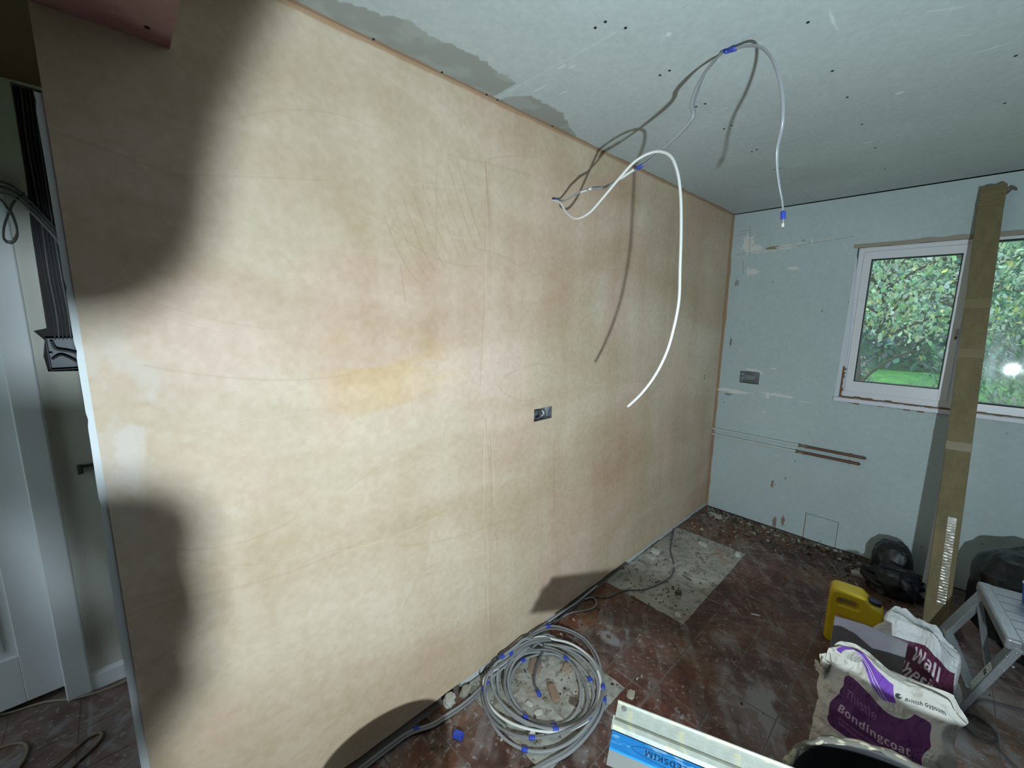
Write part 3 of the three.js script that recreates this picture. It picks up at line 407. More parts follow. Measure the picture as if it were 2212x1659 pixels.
backBox('socket_back_box', 'narrow unfinished box near the corner of the plastered wall', [-0.001, 1.155, 0.275], Math.PI / 2, 0.024, 0.038, 0.03, [[[[-0.005, 0.018, -0.02], [0.003, 0.005, -0.006], [0.0, -0.012, -0.008]], mSheathWhite, 0.004]]);
{ const t = backBox('socket_back_box', 'blackened socket box at the foot of the cable chase in the hall', [HX - 0.002, 1.445, 3.707], Math.PI / 2, 0.085, 0.12, 0.045, [[[[-0.03, 0.05, -0.02], [-0.02, 0.02, -0.008], [0.01, 0.01, -0.006], [0.035, 0.0, -0.01]], mSheathDark, 0.006], [[[-0.035, -0.02, -0.02], [-0.01, -0.005, -0.01], [0.015, -0.02, -0.008], [0.03, -0.035, -0.012]], mSheathDark, 0.006]]); t.traverse((o) => { if (o.isMesh && o.material === mGalv) o.material = mat(0.1, 0.105, 0.115, 0.45, { metalness: 0.6 }); }); }

// ================= cables =================
function tapeOn(parent, curve, t, rx, ry, m = mBlue, len = 0.022) { // a few turns of tape round a cable
  const L = curve.getLength(), a = clamp(t - len / 2 / L), b = clamp(t + len / 2 / L), P = []; for (let i = 0; i <= 4; i++) P.push(curve.getPointAt(mix(a, b, i / 4)));
  return mesh('blue_tape', sweep(P, rx, ry, 10, 0.004), m, parent);
}
function cable(name, label, pts, rx, ry, m, tapes = [], group, cat = 'cable', tw = 0) { const g = sweep(pts, rx, ry, 8, 0.011, false, tw), o = solid(name, label, cat, g, m, group); for (const t of tapes) tapeOn(o, g.userData.curve, t, rx + 0.0035, ry + 0.0035); return o; }
cable('flexible_cable', 'white round cable looping out of the plastered wall and hanging down', [[-0.03, 2.115, 2.098], [0.01, 2.11, 2.102], [0.051, 2.088, 2.107], [0.088, 2.046, 2.118], [0.155, 2.008, 2.13], [0.221, 2.018, 2.135], [0.283, 2.058, 2.14], [0.353, 2.113, 2.142], [0.418, 2.157, 2.145], [0.472, 2.171, 2.147], [0.517, 2.166, 2.15], [0.557, 2.141, 2.152], [0.587, 2.086, 2.157], [0.607, 2.009, 2.163], [0.624, 1.89, 2.175], [0.636, 1.771, 2.188], [0.646, 1.666, 2.2], [0.64, 1.576, 2.21], [0.626, 1.498, 2.218], [0.595, 1.417, 2.226], [0.551, 1.347, 2.232], [0.503, 1.293, 2.235]], 0.0052, 0.0052, mSheathWhite);
{
  const o = cable('twin_cable', 'grey cable slung from the plastered wall up to the hole in the ceiling', [[-0.03, 2.12, 2.1], [0.0, 2.117, 2.1], [0.048, 2.1, 2.095], [0.135, 2.119, 2.095], [0.193, 2.122, 2.095], [0.251, 2.113, 2.098], [0.335, 2.126, 2.1], [0.399, 2.142, 2.11], [0.458, 2.153, 2.125], [0.54, 2.177, 2.15], [0.612, 2.206, 2.175], [0.642, 2.226, 2.19], [0.633, 2.257, 2.19], [0.638, 2.293, 2.185], [0.655, 2.343, 2.17], [0.678, 2.383, 2.15], [0.694, 2.399, 2.136], [0.694, 2.415, 2.136]], 0.0048, 0.0026, mSheath, [0.05, 0.5], undefined, 'cable', 5);
  const s = sweep([[0.335, 2.128, 2.102], [0.399, 2.144, 2.112]], 0.0062, 0.0052, 8, 0.006); mesh('white_tape', s, mSheathWhite, o); mesh('white_tape', sweep([[0.187, 2.122, 2.095], [0.200, 2.122, 2.095]], 0.0075, 0.006, 8, 0.004), mSheathWhite, o); mesh('white_tape', sweep([[0.145, 2.119, 2.095], [0.175, 2.120, 2.095]], 0.0055, 0.004, 8, 0.006), mSheathWhite, o);
}
cable('twin_cable', 'second grey cable beside the one slung from wall to ceiling', [[-0.03, 2.122, 2.1], [0.0, 2.12, 2.098], [0.050, 2.105, 2.089], [0.140, 2.124, 2.089], [0.201, 2.127, 2.089], [0.253, 2.118, 2.092], [0.340, 2.131, 2.094], [0.407, 2.147, 2.104], [0.460, 2.158, 2.119], [0.545, 2.182, 2.144], [0.620, 2.211, 2.169], [0.644, 2.231, 2.184], [0.638, 2.262, 2.184], [0.646, 2.298, 2.179], [0.657, 2.348, 2.164], [0.683, 2.388, 2.144], [0.703, 2.415, 2.138]], 0.0042, 0.0024, mSheath2, [], undefined, 'cable', -4);
{
  const o = cable('twin_cable', 'silvery cable hanging in a hook from the ceiling hole, blue tape on its end', [[0.694, 2.425, 2.13], [0.702, 2.4, 2.138], [0.723, 2.39, 2.15], [0.769, 2.373, 2.17], [0.812, 2.346, 2.19], [0.845, 2.307, 2.2], [0.869, 2.254, 2.2], [0.884, 2.19, 2.19], [0.884, 2.134, 2.17], [0.87, 2.087, 2.14], [0.869, 2.043, 2.12], [0.874, 1.996, 2.1], [0.882, 1.948, 2.08], [0.888, 1.892, 2.074]], 0.0048, 0.003, mat(0.3, 0.32, 0.34, 0.28), [0.045, 0.09, 0.965], undefined, 'cable', 4);
  mesh('bared_end', sweep([[0.887, 1.893, 2.0745], [0.888, 1.882, 2.074]], 0.005, 0.004, 8, 0.003), mat(0.75, 0.72, 0.68, 0.4), o);
}
// ---- coil on the bare concrete ----
{
  const mk = (i, r, cx, cz, y, a0, turns, ph) => { const P = [], N = Math.round(turns * 26); for (let k = 0; k <= N; k++) { const a = a0 + k / N * turns * 2 * Math.PI, rad = r * (1 + 0.05 * Math.sin(2 * a + ph) + 0.03 * Math.sin(3 * a + ph * 2)) + 0.010 * (k / N - 0.5); let x = cx + Math.cos(a) * rad, z = cz + Math.sin(a) * rad; if (x < 0.03 + 0.007 * i) x = 0.03 + 0.007 * i; const up = y + 0.010 * (1 + Math.sin(a * 1.5 + ph)) + 0.05 * sstep(0.10, 0.03, x); P.push(V(x, up, z)); } return P; };
  const L = ['innermost grey loop of the cable coil on the concrete patch', 'grey cable loop next to the innermost in the coil', 'third grey loop from the middle of the cable coil', 'middle grey cable loop of the coil on the concrete', 'white-grey cable loop in the outer half of the coil', 'dark grey cable loop just inside the outer ones of the coil', 'outermost tight grey loop of the coil on the concrete'];
  const spec = [[0.165, 0.245, 2.345, 0.006, 2.2, 1.35, 0.3, mSheath], [0.18, 0.25, 2.35, 0.012, 3.0, 1.2, 1.1, mSheath2], [0.205, 0.235, 2.35, 0.008, 0.6, 1.15, 2.0, mSheath], [0.225, 0.24, 2.34, 0.016, 4.0, 1.2, 2.9, mSheath], [0.243, 0.235, 2.345, 0.01, 5.0, 1.1, 3.7, mSheathWhite], [0.255, 0.23, 2.345, 0.014, 1.4, 1.15, 4.6, mSheath2], [0.268, 0.235, 2.35, 0.008, 2.8, 1.1, 5.5, mSheath]];
  spec.forEach(([r, cx, cz, y, a0, turns, ph, m], i) => cable('coiled_cable', L[i], mk(i, r, cx, cz, y, a0, turns, ph), 0.0062, 0.0036, m, i === 4 ? [0.18, 0.5] : [0.12 + 0.09 * i, 0.55 + 0.05 * i], 'cable coil on the concrete patch'));
  cable('coiled_cable', 'wide loose pair of grey cables swung out to the right of the coil', [[0.04, 0.03, 2.40], [0.035, 0.055, 2.24], [0.05, 0.05, 2.11], [0.095, 0.02, 2.03], [0.189, 0.008, 1.997], [0.305, 0.008, 2.042], [0.38, 0.008, 2.112], [0.441, 0.008, 2.183], [0.483, 0.008, 2.262], [0.501, 0.008, 2.382], [0.495, 0.008, 2.489], [0.462, 0.008, 2.595], [0.44, 0.01, 2.68], [0.38, 0.01, 2.8]], 0.0065, 0.0038, mSheath, [0.2, 0.58, 0.92], 'cable coil on the concrete patch');
  cable('coiled_cable', 'second cable alongside the wide loose loop of the coil', [[0.05, 0.035, 2.41], [0.045, 0.06, 2.25], [0.06, 0.05, 2.13], [0.1, 0.02, 2.045], [0.19, 0.01, 2.012], [0.298, 0.008, 2.055], [0.368, 0.01, 2.122], [0.428, 0.008, 2.193], [0.47, 0.01, 2.266], [0.488, 0.008, 2.382], [0.484, 0.01, 2.482], [0.455, 0.008, 2.582], [0.43, 0.012, 2.67], [0.37, 0.012, 2.79]], 0.0055, 0.0034, mSheath2, [0.9], 'cable coil on the concrete patch');
  cable('coiled_cable', 'dark cable end lying across the middle of the coil, blue tape at its tip', [[0.03, 0.05, 2.2], [0.10, 0.03, 2.2], [0.155, 0.014, 2.31], [0.2, 0.01, 2.37], [0.262, 0.012, 2.40]], 0.006, 0.004, mSheathDark, [0.97], 'cable coil on the concrete patch');
  // along the foot of the wall
  for (const [o, m, lab] of [[0, mSheath, 'grey cable running from the coil along the plastered wall towards the camera'], [0.013, mSheath2, 'darker grey cable beside the one running along the wall towards the camera']]) cable('twin_cable', lab, [[0.10 + o, 0.04, 2.16], [0.06 + o, 0.06, 2.26], [0.045 + o, 0.05, 2.38], [0.05 + o, 0.012, 2.49], [0.062 + o, 0.008, 2.58], [0.067 + o, 0.008, 2.657], [0.06 + o, 0.008, 2.743], [0.052 + o, 0.008, 2.806], [0.022 + o, 0.012, 2.889], [0.018 + o, 0.012, 2.98], [0.02 + o, 0.01, 3.2], [0.024 + o, 0.01, 3.5]], 0.006, 0.0038, m, o ? [] : [0.53]);
  cable('twin_cable', 'thin grey cable lying over the bare concrete towards the corner', [[0.004, 0.018, 0.62], [0.03, 0.02, 0.68], [0.117, 0.005, 0.902], [0.2, 0.005, 1.03], [0.242, 0.005, 1.117], [0.258, 0.005, 1.2], [0.248, 0.005, 1.283], [0.204, 0.005, 1.427], [0.126, 0.006, 1.53], [0.094, 0.005, 1.65], [0.03, 0.008, 1.713], [0.022, 0.012, 1.85], [0.03, 0.014, 2.03], [0.05, 0.03, 2.12]], 0.0048, 0.003, mSheathDark);
  cable('twin_cable', 'short grey cable bight poking out at the foot of the wall', [[0.012, 0.012, 2.06], [0.018, 0.008, 2.003], [0.034, 0.006, 1.907], [0.092, 0.006, 1.79], [0.083, 0.006, 1.733], [0.045, 0.008, 1.713], [0.022, 0.01, 1.762]], 0.0045, 0.003, mSheath);
  cable('twin_cable', 'pale grey cable pressed against the bottom of the plastered wall', [[0.02, 0.03, 2.25], [0.014, 0.03, 2.1], [0.012, 0.024, 1.95], [0.012, 0.016, 1.83], [0.01, 0.02, 1.72], [0.006, 0.02, 1.62]], 0.006, 0.0036, mat(0.42, 0.42, 0.42, 0.5));
}
// ---- hall cables ----
for (let i = 0; i < 6; i++) { const z = 3.668 + i * 0.0105, j = h2(i, 7); cable('twin_cable', ['rightmost', 'second from right', 'third from right', 'third from left', 'second from left', 'leftmost'][i] + ' of six dark cables running down the hall wall chase', [[HX - 0.02, 2.39, z - 0.004], [HX - 0.018 - 0.01 * j, 2.2, z + 0.003], [HX - 0.02, 1.95, z + 0.006 * j], [HX - 0.016, 1.75, z + 0.004], [HX - 0.02, 1.6, z + 0.002], [HX - 0.026, 1.5, z + 0.006]], 0.0048, 0.003, i % 3 === 1 ? mSheath2 : mSheathDark, [], 'cables in the hall wall chase'); }
[[0, 'thick dark hall cable curving left out of the chase', 0.0055], [0.018, 'dark hall cable just above the thick curving one', 0.0045], [-0.02, 'grey hall cable just below the thick curving one', 0.0045]].forEach(([d, l, r], i) => cable('twin_cable', l, [[HX - 0.02, 1.72 + d, 3.66], [HX + 0.0, 1.83 + d * 0.6, 3.664], [-1.02, 1.887 + d, 3.675], [-1.02, 1.939 + d, 3.703], [-1.02, 1.981 + d, 3.73], [-1.02, 2.014 + d, 3.758], [-1.02, 2.026 + d, 3.79], [-1.03, 2.02 + d, 3.85], [-1.06, 2.0 + d, 3.92]], r, r * 0.7, i === 2 ? mSheath2 : mSheathDark, [], undefined));
cable('twin_cable', 'loose dark loop of cable hanging beside the hall door frame', [[-1.03, 2.0, 3.84], [-1.02, 1.985, 3.792], [-1.02, 1.964, 3.782], [-1.02, 1.928, 3.77], [-1.02, 1.867, 3.768], [-1.02, 1.84, 3.784], [-1.022, 1.845, 3.798], [-1.025, 1.879, 3.798], [-1.03, 1.935, 3.782], [-1.035, 1.985, 3.762], [-1.04, 2.02, 3.735]], 0.0045, 0.003, mSheathDark);
{ // small metal catch on the hall wall
  const t = thing('gate_latch', 'small dark metal latch arm on the hall wall beside the wall end', 'latch', [HX, 0.985, 3.66]); const m = mat(0.1, 0.095, 0.085, 0.5, { metalness: 0.5 });
  mesh('back_plate', rbox(0, 0.006, -0.05, 0.06, -0.03, 0.012, 0.002), m, t); mesh('arm', rbox(0.01, 0.02, 0.002, 0.012, -0.02, 0.055, 0.002), m, t); mesh('arm', rbox(0.01, 0.02, -0.01, -0.003, -0.02, 0.02, 0.002), m, t); mesh('knuckle', rbox(0, 0.028, -0.022, 0.014, 0.048, 0.064, 0.004), m, t);
}
cable('flexible_cable', 'tan flex lying along the hall floor by the door', [[-1.3, 0.01, 4.15], [-1.16, 0.006, 4.05], [-1.12, 0.006, 3.93], [-1.06, 0.006, 3.84], [-1.03, 0.006, 3.74], [-1.03, 0.006, 3.6], [-1.0, 0.006, 3.4]], 0.005, 0.005, mat(0.28, 0.24, 0.17, 0.6));
cable('flexible_cable', 'tan flex curled in loops on the dark hall floor', [[-0.95, 0.006, 4.3], [-0.96, 0.006, 4.03], [-0.94, 0.006, 3.98], [-0.9, 0.006, 3.955], [-0.84, 0.006, 3.955], [-0.78, 0.006, 3.98], [-0.7, 0.008, 4.02], [-0.64, 0.012, 4.0], [-0.68, 0.014, 3.93], [-0.74, 0.01, 3.85], [-0.79, 0.006, 3.79], [-0.785, 0.006, 3.755], [-0.745, 0.006, 3.76], [-0.69, 0.006, 3.82], [-0.55, 0.006, 3.95]], 0.005, 0.005, mat(0.22, 0.17, 0.11, 0.6));

// ================= plasterer's straight-edge lying on the tub =================
{
  const a = Math.atan2(0.374, 0.927), t = thing('skimming_blade', 'long aluminium skimming spatula with a blue strip resting across the black tub', 'plastering tool', [0.8, 0.63, 2.70], a);
  // local: x along the blade, z across it (towards the camera), blade tips down across its width
  const q = new THREE.Group(); q.name = 'blade_assembly'; q.rotation.x = 0.25; t.add(q);
  const LEN = 0.92, ext = (pts, m, n, len = LEN, x0 = 0) => { const s = shapeOf(pts), g = new THREE.ExtrudeGeometry(s, { depth: len, bevelEnabled: false }); g.rotateY(Math.PI / 2); g.translate(x0, 0, 0); return mesh(n, g, m, q); }; // shape x = -z, y
  const [ac] = canvasOf(1024, 128, (u, v) => { const n = fbm(u * 60, v * 8, 4, 3), f = fbm(u * 400, v * 6, 2, 9), p = sstep(0.58, 0.7, fbm(u * 30, v * 4, 4, 19)), tt = (n - 0.5) * 30 + (f - 0.5) * 16; return [196 + tt + p * 20, 200 + tt + p * 14, 190 + tt - p * 8]; });
  const mAl = mat(0.9, 0.9, 0.9, 0.42, { metalness: 0.35, map: tex(ac, 1.0, 0.12) });
  const [bc, bx] = canvasOf(1840, 96, (u, v) => { const n = fbm(u * 50, v * 4, 4, 5), w = sstep(0.5, 0.66, fbm(u * 26, v * 3 + 2, 4, 15)) * (1 - sstep(0.55, 0.75, v)), tt = (n - 0.5) * 40; return [mix(18 + tt * 0.4, 150, w * 0.7), mix(108 + tt * 0.6, 172, w * 0.7), mix(172 + tt * 0.5, 204, w * 0.7)]; });
  const [tc, tx] = [bc, bx]; tx.save(); tx.translate(500, 46); tx.rotate(Math.PI); tx.fillStyle = 'rgba(10,36,64,0.9)'; tx.font = 'bold 44px sans-serif'; tx.textBaseline = 'middle'; tx.fillText('MAX SPEEDSKIM', 0, 0); tx.restore(); tx.strokeStyle = 'rgba(10,40,70,0.8)'; tx.lineWidth = 3; tx.beginPath(); tx.ellipse(322, 48, 225, 34, 0, 0, 6.283); tx.stroke();
  ext([[0, 0], [-0.045, 0], [-0.045, -0.006], [0, -0.006]], mAl, 'back_rail'); ext([[-0.0, -0.0], [-0.004, 0.006], [-0.006, 0.006], [-0.008, 0]], mAl, 'rail_rib');
  ext([[-0.045, 0.002], [-0.054, 0.009], [-0.066, 0.009], [-0.072, 0.0], [-0.072, -0.008], [-0.045, -0.008]], mAl, 'grip_rib');
  ext([[-0.072, 0], [-0.0755, 0], [-0.0755, -0.006], [-0.072, -0.006]], mDark, 'black_seam');
  const st = ext([[-0.0755, 0.003], [-0.112, 0.003], [-0.115, 0.0], [-0.115, -0.005], [-0.0755, -0.005]], mat(0.9, 0.9, 0.9, 0.3), 'blue_strip');
  { const g = new THREE.PlaneGeometry(LEN, 0.0365); g.rotateX(-Math.PI / 2); g.translate(LEN / 2, 0.0033, 0.09375); const m = new THREE.MeshPhysicalMaterial({ map: tex(bc, 1, 1), roughness: 0.3, clearcoat: 0.4 }); mesh('printed_face', g, m, st); st.material = mat(0.01, 0.2, 0.55, 0.35); }
  ext([[-0.113, 0.0], [-0.146, -0.002], [-0.146, -0.0032], [-0.113, -0.002]], mat(0.42, 0.42, 0.4, 0.4, { metalness: 0.6 }), 'steel_blade');
  mesh('rivet', new THREE.CylinderGeometry(0.006, 0.006, 0.003, 14).translate(0.018, 0.001, 0.018), mat(0.35, 0.35, 0.34, 0.35, { metalness: 0.6 }), q);
  mesh('end_cap', box(-0.004, 0, -0.009, 0.009, 0.044, 0.073), mAl, q);
}
{ // black mixing tub
  const t = thing('mixing_tub', 'black plastic mixing tub with a plaster-crusted rim at the bottom edge', 'tub', [1.365, 0, 2.515]);
  const prof = [[0, 0.0], [0.17, 0.0], [0.18, 0.01], [0.226, 0.55], [0.238, 0.556], [0.24, 0.57], [0.234, 0.579], [0.224, 0.579], [0.217, 0.57], [0.172, 0.02], [0, 0.018]];
  mesh('tub_body', new THREE.LatheGeometry(prof.map((p) => new THREE.Vector2(...p)), 64), mat(0.018, 0.018, 0.02, 0.6), t);
  const g = new THREE.TorusGeometry(0.2295, 0.0095, 10, 120); g.rotateX(Math.PI / 2); g.translate(0, 0.5745, 0); const p = g.attributes.position; for (let i = 0; i < p.count; i++) { const x = p.getX(i), y = p.getY(i), z = p.getZ(i), k = 1 + 0.03 * (fbm(x * 40, z * 40, 3, 5) - 0.5); p.setXYZ(i, x * k, y + 0.008 * (fbm(x * 50 + 3, z * 50, 3, 9) - 0.5), z * k); } g.computeVertexNormals();
  const [c] = canvasOf(512, 64, (u, v) => { const n = fbm(u * 60, v * 8, 4, 3), k = sstep(0.5, 0.62, n); return [mix(104, 176, k), mix(100, 166, k), mix(92, 140, k)]; }); mesh('plaster_crust', g, new THREE.MeshStandardMaterial({ map: tex(c, 1, 1), roughness: 0.9 }), t);
  mesh('plaster_left', new THREE.CircleGeometry(0.18, 40).rotateX(-Math.PI / 2).translate(0, 0.1, 0), mat(0.05, 0.045, 0.04, 0.9), t);
}
// ================= paper sacks =================
const creaseTex = (s) => { const t = new THREE.CanvasTexture(canvasOf(700, 500, (u, v) => { const a = u * 22 + 2 * fbm(u * 6, v * 5, 2, s), b = v * 16 + 2 * fbm(u * 5, v * 6, 2, s + 3); const n = 128 + 70 * (1 - Math.abs(2 * vn(a, b, s) - 1) - 0.5) + 50 * (1 - Math.abs(2 * vn(a * 2.3, b * 2.1, s + 7) - 1) - 0.5); return [n, n, n]; })[0]); t.magFilter = THREE.LinearFilter; return t; };
function sack(o) { // local: x across the front (0 at the middle), z towards the viewer, y up
  const nU = o.nU ?? 120, nV = o.nV ?? 70, pos = [], uv = [], idx = [];
  const prof = o.depthAt, n = 4;
  for (let j = 0; j <= nV; j++) for (let i = 0; i <= nU; i++) {
    const v = j / nV, ph = i / nU * 2 * Math.PI, c = Math.cos(ph), s = Math.sin(ph), sq = (q) => Math.sign(q) * Math.pow(Math.abs(q), 2 / n), sx = -sq(c), sz = sq(s);
    const wd = o.w / 2 * o.widthAt(v), hd = prof(v); let x = sx * wd, z = sz * hd + o.lean(v), y = v * o.topAt(sx * 0.5 + 0.5);
    const cr = o.crumple * (0.35 + 0.9 * sstep(0.45, 0.9, v)), a = ridge(x * 9 + o.seed, y * 9, z * 6, o.seed) - 0.6, b = ridge(x * 22, y * 20 + o.seed, z * 14, o.seed + 5) - 0.6;
    z += (a * 1.0 + b * 0.4) * cr * (0.25 + 0.75 * Math.abs(sz)); x += (ridge(y * 14, z * 12, x * 5 + o.seed, o.seed + 9) - 0.6) * cr * 0.8; y += v * (b * 0.5) * cr;
    pos.push(x, Math.max(0.001, y), z); uv.push((s >= 0 ? 0 : 0.5) + (clamp(sx * 0.5 + 0.5) * (s >= 0 ? 1 : -1) + (s >= 0 ? 0 : 1)) * 0.499 * 1 + 0.0005, v);
  }
  for (let j = 0; j < nV; j++) for (let i = 0; i < nU; i++) { const a = j * (nU + 1) + i, b = a + nU + 1; idx.push(a, a + 1, b, b, a + 1, b + 1); }
  for (const [j, f] of [[0, 1], [nV, -1]]) { let cx = 0, cy = 0, cz = 0; for (let i = 0; i < nU; i++) { const k = (j * (nU + 1) + i) * 3; cx += pos[k]; cy += pos[k + 1]; cz += pos[k + 2]; } const c = pos.length / 3; pos.push(cx / nU, cy / nU, cz / nU); uv.push(0.75, j / nV); for (let i = 0; i < nU; i++) { const a = j * (nU + 1) + i; f > 0 ? idx.push(c, a + 1, a) : idx.push(c, a, a + 1); } }
  const g = new THREE.BufferGeometry(); g.setAttribute('position', new THREE.Float32BufferAttribute(pos, 3)); g.setAttribute('uv', new THREE.Float32BufferAttribute(uv, 2)); g.setIndex(idx); g.computeVertexNormals(); return g;
}
{ // bonding plaster sack: canvas left half = front (0.37 m across, 0.5 m high)
  const W = 1480, Hh = 1000, [c, x] = canvasOf(W, Hh, (u, v) => { const n = fbm(u * 20, v * 14, 4, 3), d = sstep(0.62, 0.75, fbm(u * 30, v * 20, 4, 13)), t = (n - 0.5) * 14; return [206 + t - d * 26, 202 + t - d * 30, 194 + t - d * 36]; });
  const X = (m) => m / 0.36 * 740, Y = (m) => (1 - (m * 1.0 + 0.0) / 0.445) * Hh;
  x.fillStyle = 'rgb(92,42,98)'; x.beginPath(); x.moveTo(X(0.06), Y(0.345)); x.bezierCurveTo(X(0.06), Y(0.375), X(0.09), Y(0.37), X(0.1), Y(0.368)); x.lineTo(X(0.19), Y(0.35)); x.quadraticCurveTo(X(0.225), Y(0.345), X(0.245), Y(0.37)); x.lineTo(X(0.27), Y(0.365)); x.quadraticCurveTo(X(0.295), Y(0.362), X(0.295), Y(0.34)); x.lineTo(X(0.295), Y(0.235)); x.quadraticCurveTo(X(0.295), Y(0.205), X(0.27), Y(0.205)); x.lineTo(X(0.075), Y(0.205)); x.quadraticCurveTo(X(0.045), Y(0.205), X(0.045), Y(0.235)); x.closePath(); x.fill();
  x.textBaseline = 'alphabetic'; x.fillStyle = 'rgb(150,112,152)'; x.font = '62px sans-serif'; x.fillText('Thistle', X(0.075), Y(0.318)); x.fillStyle = 'rgb(198,176,190)'; x.font = 'bold 76px sans-serif'; x.fillText('Bondingcoat', X(0.073), Y(0.272), X(0.195)); x.fillStyle = 'rgb(158,128,158)'; x.font = '27px sans-serif'; x.fillText('Undercoat on moderate suction and', X(0.076), Y(0.247), X(0.19)); x.fillText('low suction backgrounds', X(0.076), Y(0.23));
  x.fillStyle = 'rgb(120,70,176)'; x.beginPath(); x.moveTo(X(0.03), Y(0.445)); x.lineTo(X(0.085), Y(0.445)); x.lineTo(X(0.19), Y(0.425)); x.lineTo(X(0.205), Y(0.38)); x.lineTo(X(0.165), Y(0.372)); x.lineTo(X(0.1), Y(0.415)); x.closePath(); x.fill(); x.strokeStyle = 'rgb(205,196,214)'; x.lineWidth = 5; for (const d of [0, 0.014]) { x.beginPath(); x.moveTo(X(0.045 + d), Y(0.44)); x.quadraticCurveTo(X(0.12 + d), Y(0.425), X(0.17 + d), Y(0.375)); x.stroke(); }
  x.fillStyle = 'rgb(52,54,58)'; x.font = 'bold 30px sans-serif'; x.fillText('British Gypsum', X(0.225), Y(0.395), X(0.095)); x.beginPath(); x.arc(X(0.21), Y(0.401), 17, 0, 5.2); x.lineTo(X(0.21), Y(0.401)); x.fill();
  x.strokeStyle = 'rgba(120,104,84,0.5)'; x.lineWidth = 2; for (let i = 0; i < 26; i++) { const a = rr(0, 740), b = rr(0, 620); x.globalAlpha = 0.35; x.beginPath(); x.moveTo(a, b); x.lineTo(a + rr(-90, 90), b + rr(-60, 60)); x.stroke(); } x.globalAlpha = 1;
  const t = new THREE.CanvasTexture(c); t.colorSpace = THREE.SRGBColorSpace; t.magFilter = THREE.LinearFilter; t.anisotropy = 8;
  const g = thing('plaster_sack', 'white paper plaster sack with a purple printed panel, crumpled shut at the top', 'sack', [1.278, 0, 1.80], -0.065);
  mesh('paper_bag', sack({ w: 0.355, seed: 4, crumple: 0.034, widthAt: (v) => mix(1, 0.95, v) * (v < 0.04 ? 0.96 : 1), depthAt: (v) => 0.092 * Math.pow(clamp(1 - sstep(0.62, 1.0, v) * 0.88), 1) * (v < 0.05 ? 0.9 : 1) + 0.006, lean: (v) => -0.035 * v * v, topAt: (q) => 0.445 + 0.012 * Math.sin(q * 9) - 0.05 * sstep(0.88, 1, q) - 0.05 * sstep(0.07, 0, q) }), new THREE.MeshStandardMaterial({ map: t, bumpMap: creaseTex(5), bumpScale: 0.012, roughness: 0.75, side: THREE.DoubleSide }), g);
  const flap = []; for (let i = 0; i < 5; i++) { const gg = new THREE.PlaneGeometry(0.035, 0.05, 4, 4), p = gg.attributes.position; for (let k = 0; k < p.count; k++) p.setZ(k, 0.012 * Math.sin(p.getX(k) * 120 + i * 2) + 0.008 * Math.sin(p.getY(k) * 90 + i)); gg.rotateZ(rr(-0.8, 0.8)); gg.rotateY(rr(-0.6, 0.6)); gg.translate(-0.178 + 0.009 * i, 0.355 + 0.014 * i, 0.03 - 0.012 * i); flap.push(gg); } const fg = mergeGeometries(flap); fg.computeVertexNormals();
  const fm = mesh('torn_flaps', fg, mat(0.6, 0.57, 0.5, 0.8, { side: THREE.DoubleSide }), g); fm.userData.label = 'torn paper at the top corner of the sack';
}
{ // wall adhesive sack behind it
  const W = 1200, Hh = 700, [c, x] = canvasOf(W, Hh, (u, v) => { const n = fbm(u * 20, v * 14, 4, 33), t = (n - 0.5) * 16; return [204 + t, 206 + t, 206 + t]; });
  x.fillStyle = 'rgb(84,28,58)'; x.beginPath(); x.moveTo(20, 560); x.lineTo(90, 150); x.quadraticCurveTo(300, 80, 590, 90); x.lineTo(600, 560); x.closePath(); x.fill(); x.fillStyle = 'rgb(120,78,110)'; for (let i = 0; i < 60; i++) x.fillRect(80 + rr(0, 110), 170 + rr(0, 300), rr(2, 8), rr(10, 30));
  x.fillStyle = 'rgb(214,200,208)'; x.font = 'bold 118px sans-serif'; x.textBaseline = 'alphabetic'; x.font = 'bold 96px sans-serif'; x.fillText('Wall', 300, 190); x.fillText('adhesive', 195, 280, 370); x.font = '34px sans-serif'; x.fillText('for plasterboard', 225, 330);
  const t = new THREE.CanvasTexture(c); t.colorSpace = THREE.SRGBColorSpace; t.magFilter = THREE.LinearFilter; t.anisotropy = 8;
  const g = thing('adhesive_sack', 'slumped white sack with a maroon printed band behind the plaster sack', 'sack', [1.322, 0, 1.37], -0.256);
  mesh('paper_bag', sack({ w: 0.285, seed: 21, crumple: 0.03, widthAt: (v) => 1 - 0.25 * sstep(0.6, 1, v), depthAt: (v) => 0.11 * (1 - 0.8 * sstep(0.45, 1, v)) + 0.012, lean: (v) => -0.1 * v * v, topAt: (q) => 0.39 - 0.06 * sstep(0.5, 1, q) + 0.01 * Math.sin(q * 11) }), new THREE.MeshStandardMaterial({ map: t, bumpMap: creaseTex(45), bumpScale: 0.01, roughness: 0.6, side: THREE.DoubleSide }), g);
}
{ // grey sheet between the sacks
  const [c] = canvasOf(512, 512, (u, v) => { const n = fbm(u * 9, v * 9, 4, 3), p = sstep(0.48, 0.62, fbm(u * 4 + 2, v * 4, 3, 9)), t = (n - 0.5) * 20; return [126 + t - p * 12, 124 + t - p * 14, 128 + t - p * 10]; });
  const g = new THREE.ExtrudeGeometry(shapeOf([[0, 0], [0.215, 0], [0.215, 0.425], [0.09, 0.44], [0.0, 0.435]]), { depth: 0.006, bevelEnabled: true, bevelSize: 0.001, bevelThickness: 0.001, bevelSegments: 1 });
  const o = solid('board_offcut', 'grey flat board offcut leaning between the plaster sack and the yellow can', 'board', g, new THREE.MeshStandardMaterial({ map: tex(c, 0.5, 0.5), roughness: 0.7 })); o.position.set(1.095, 0.003, 1.565); o.rotation.set(0.02, 0.2, 0.0, 'YXZ');
}
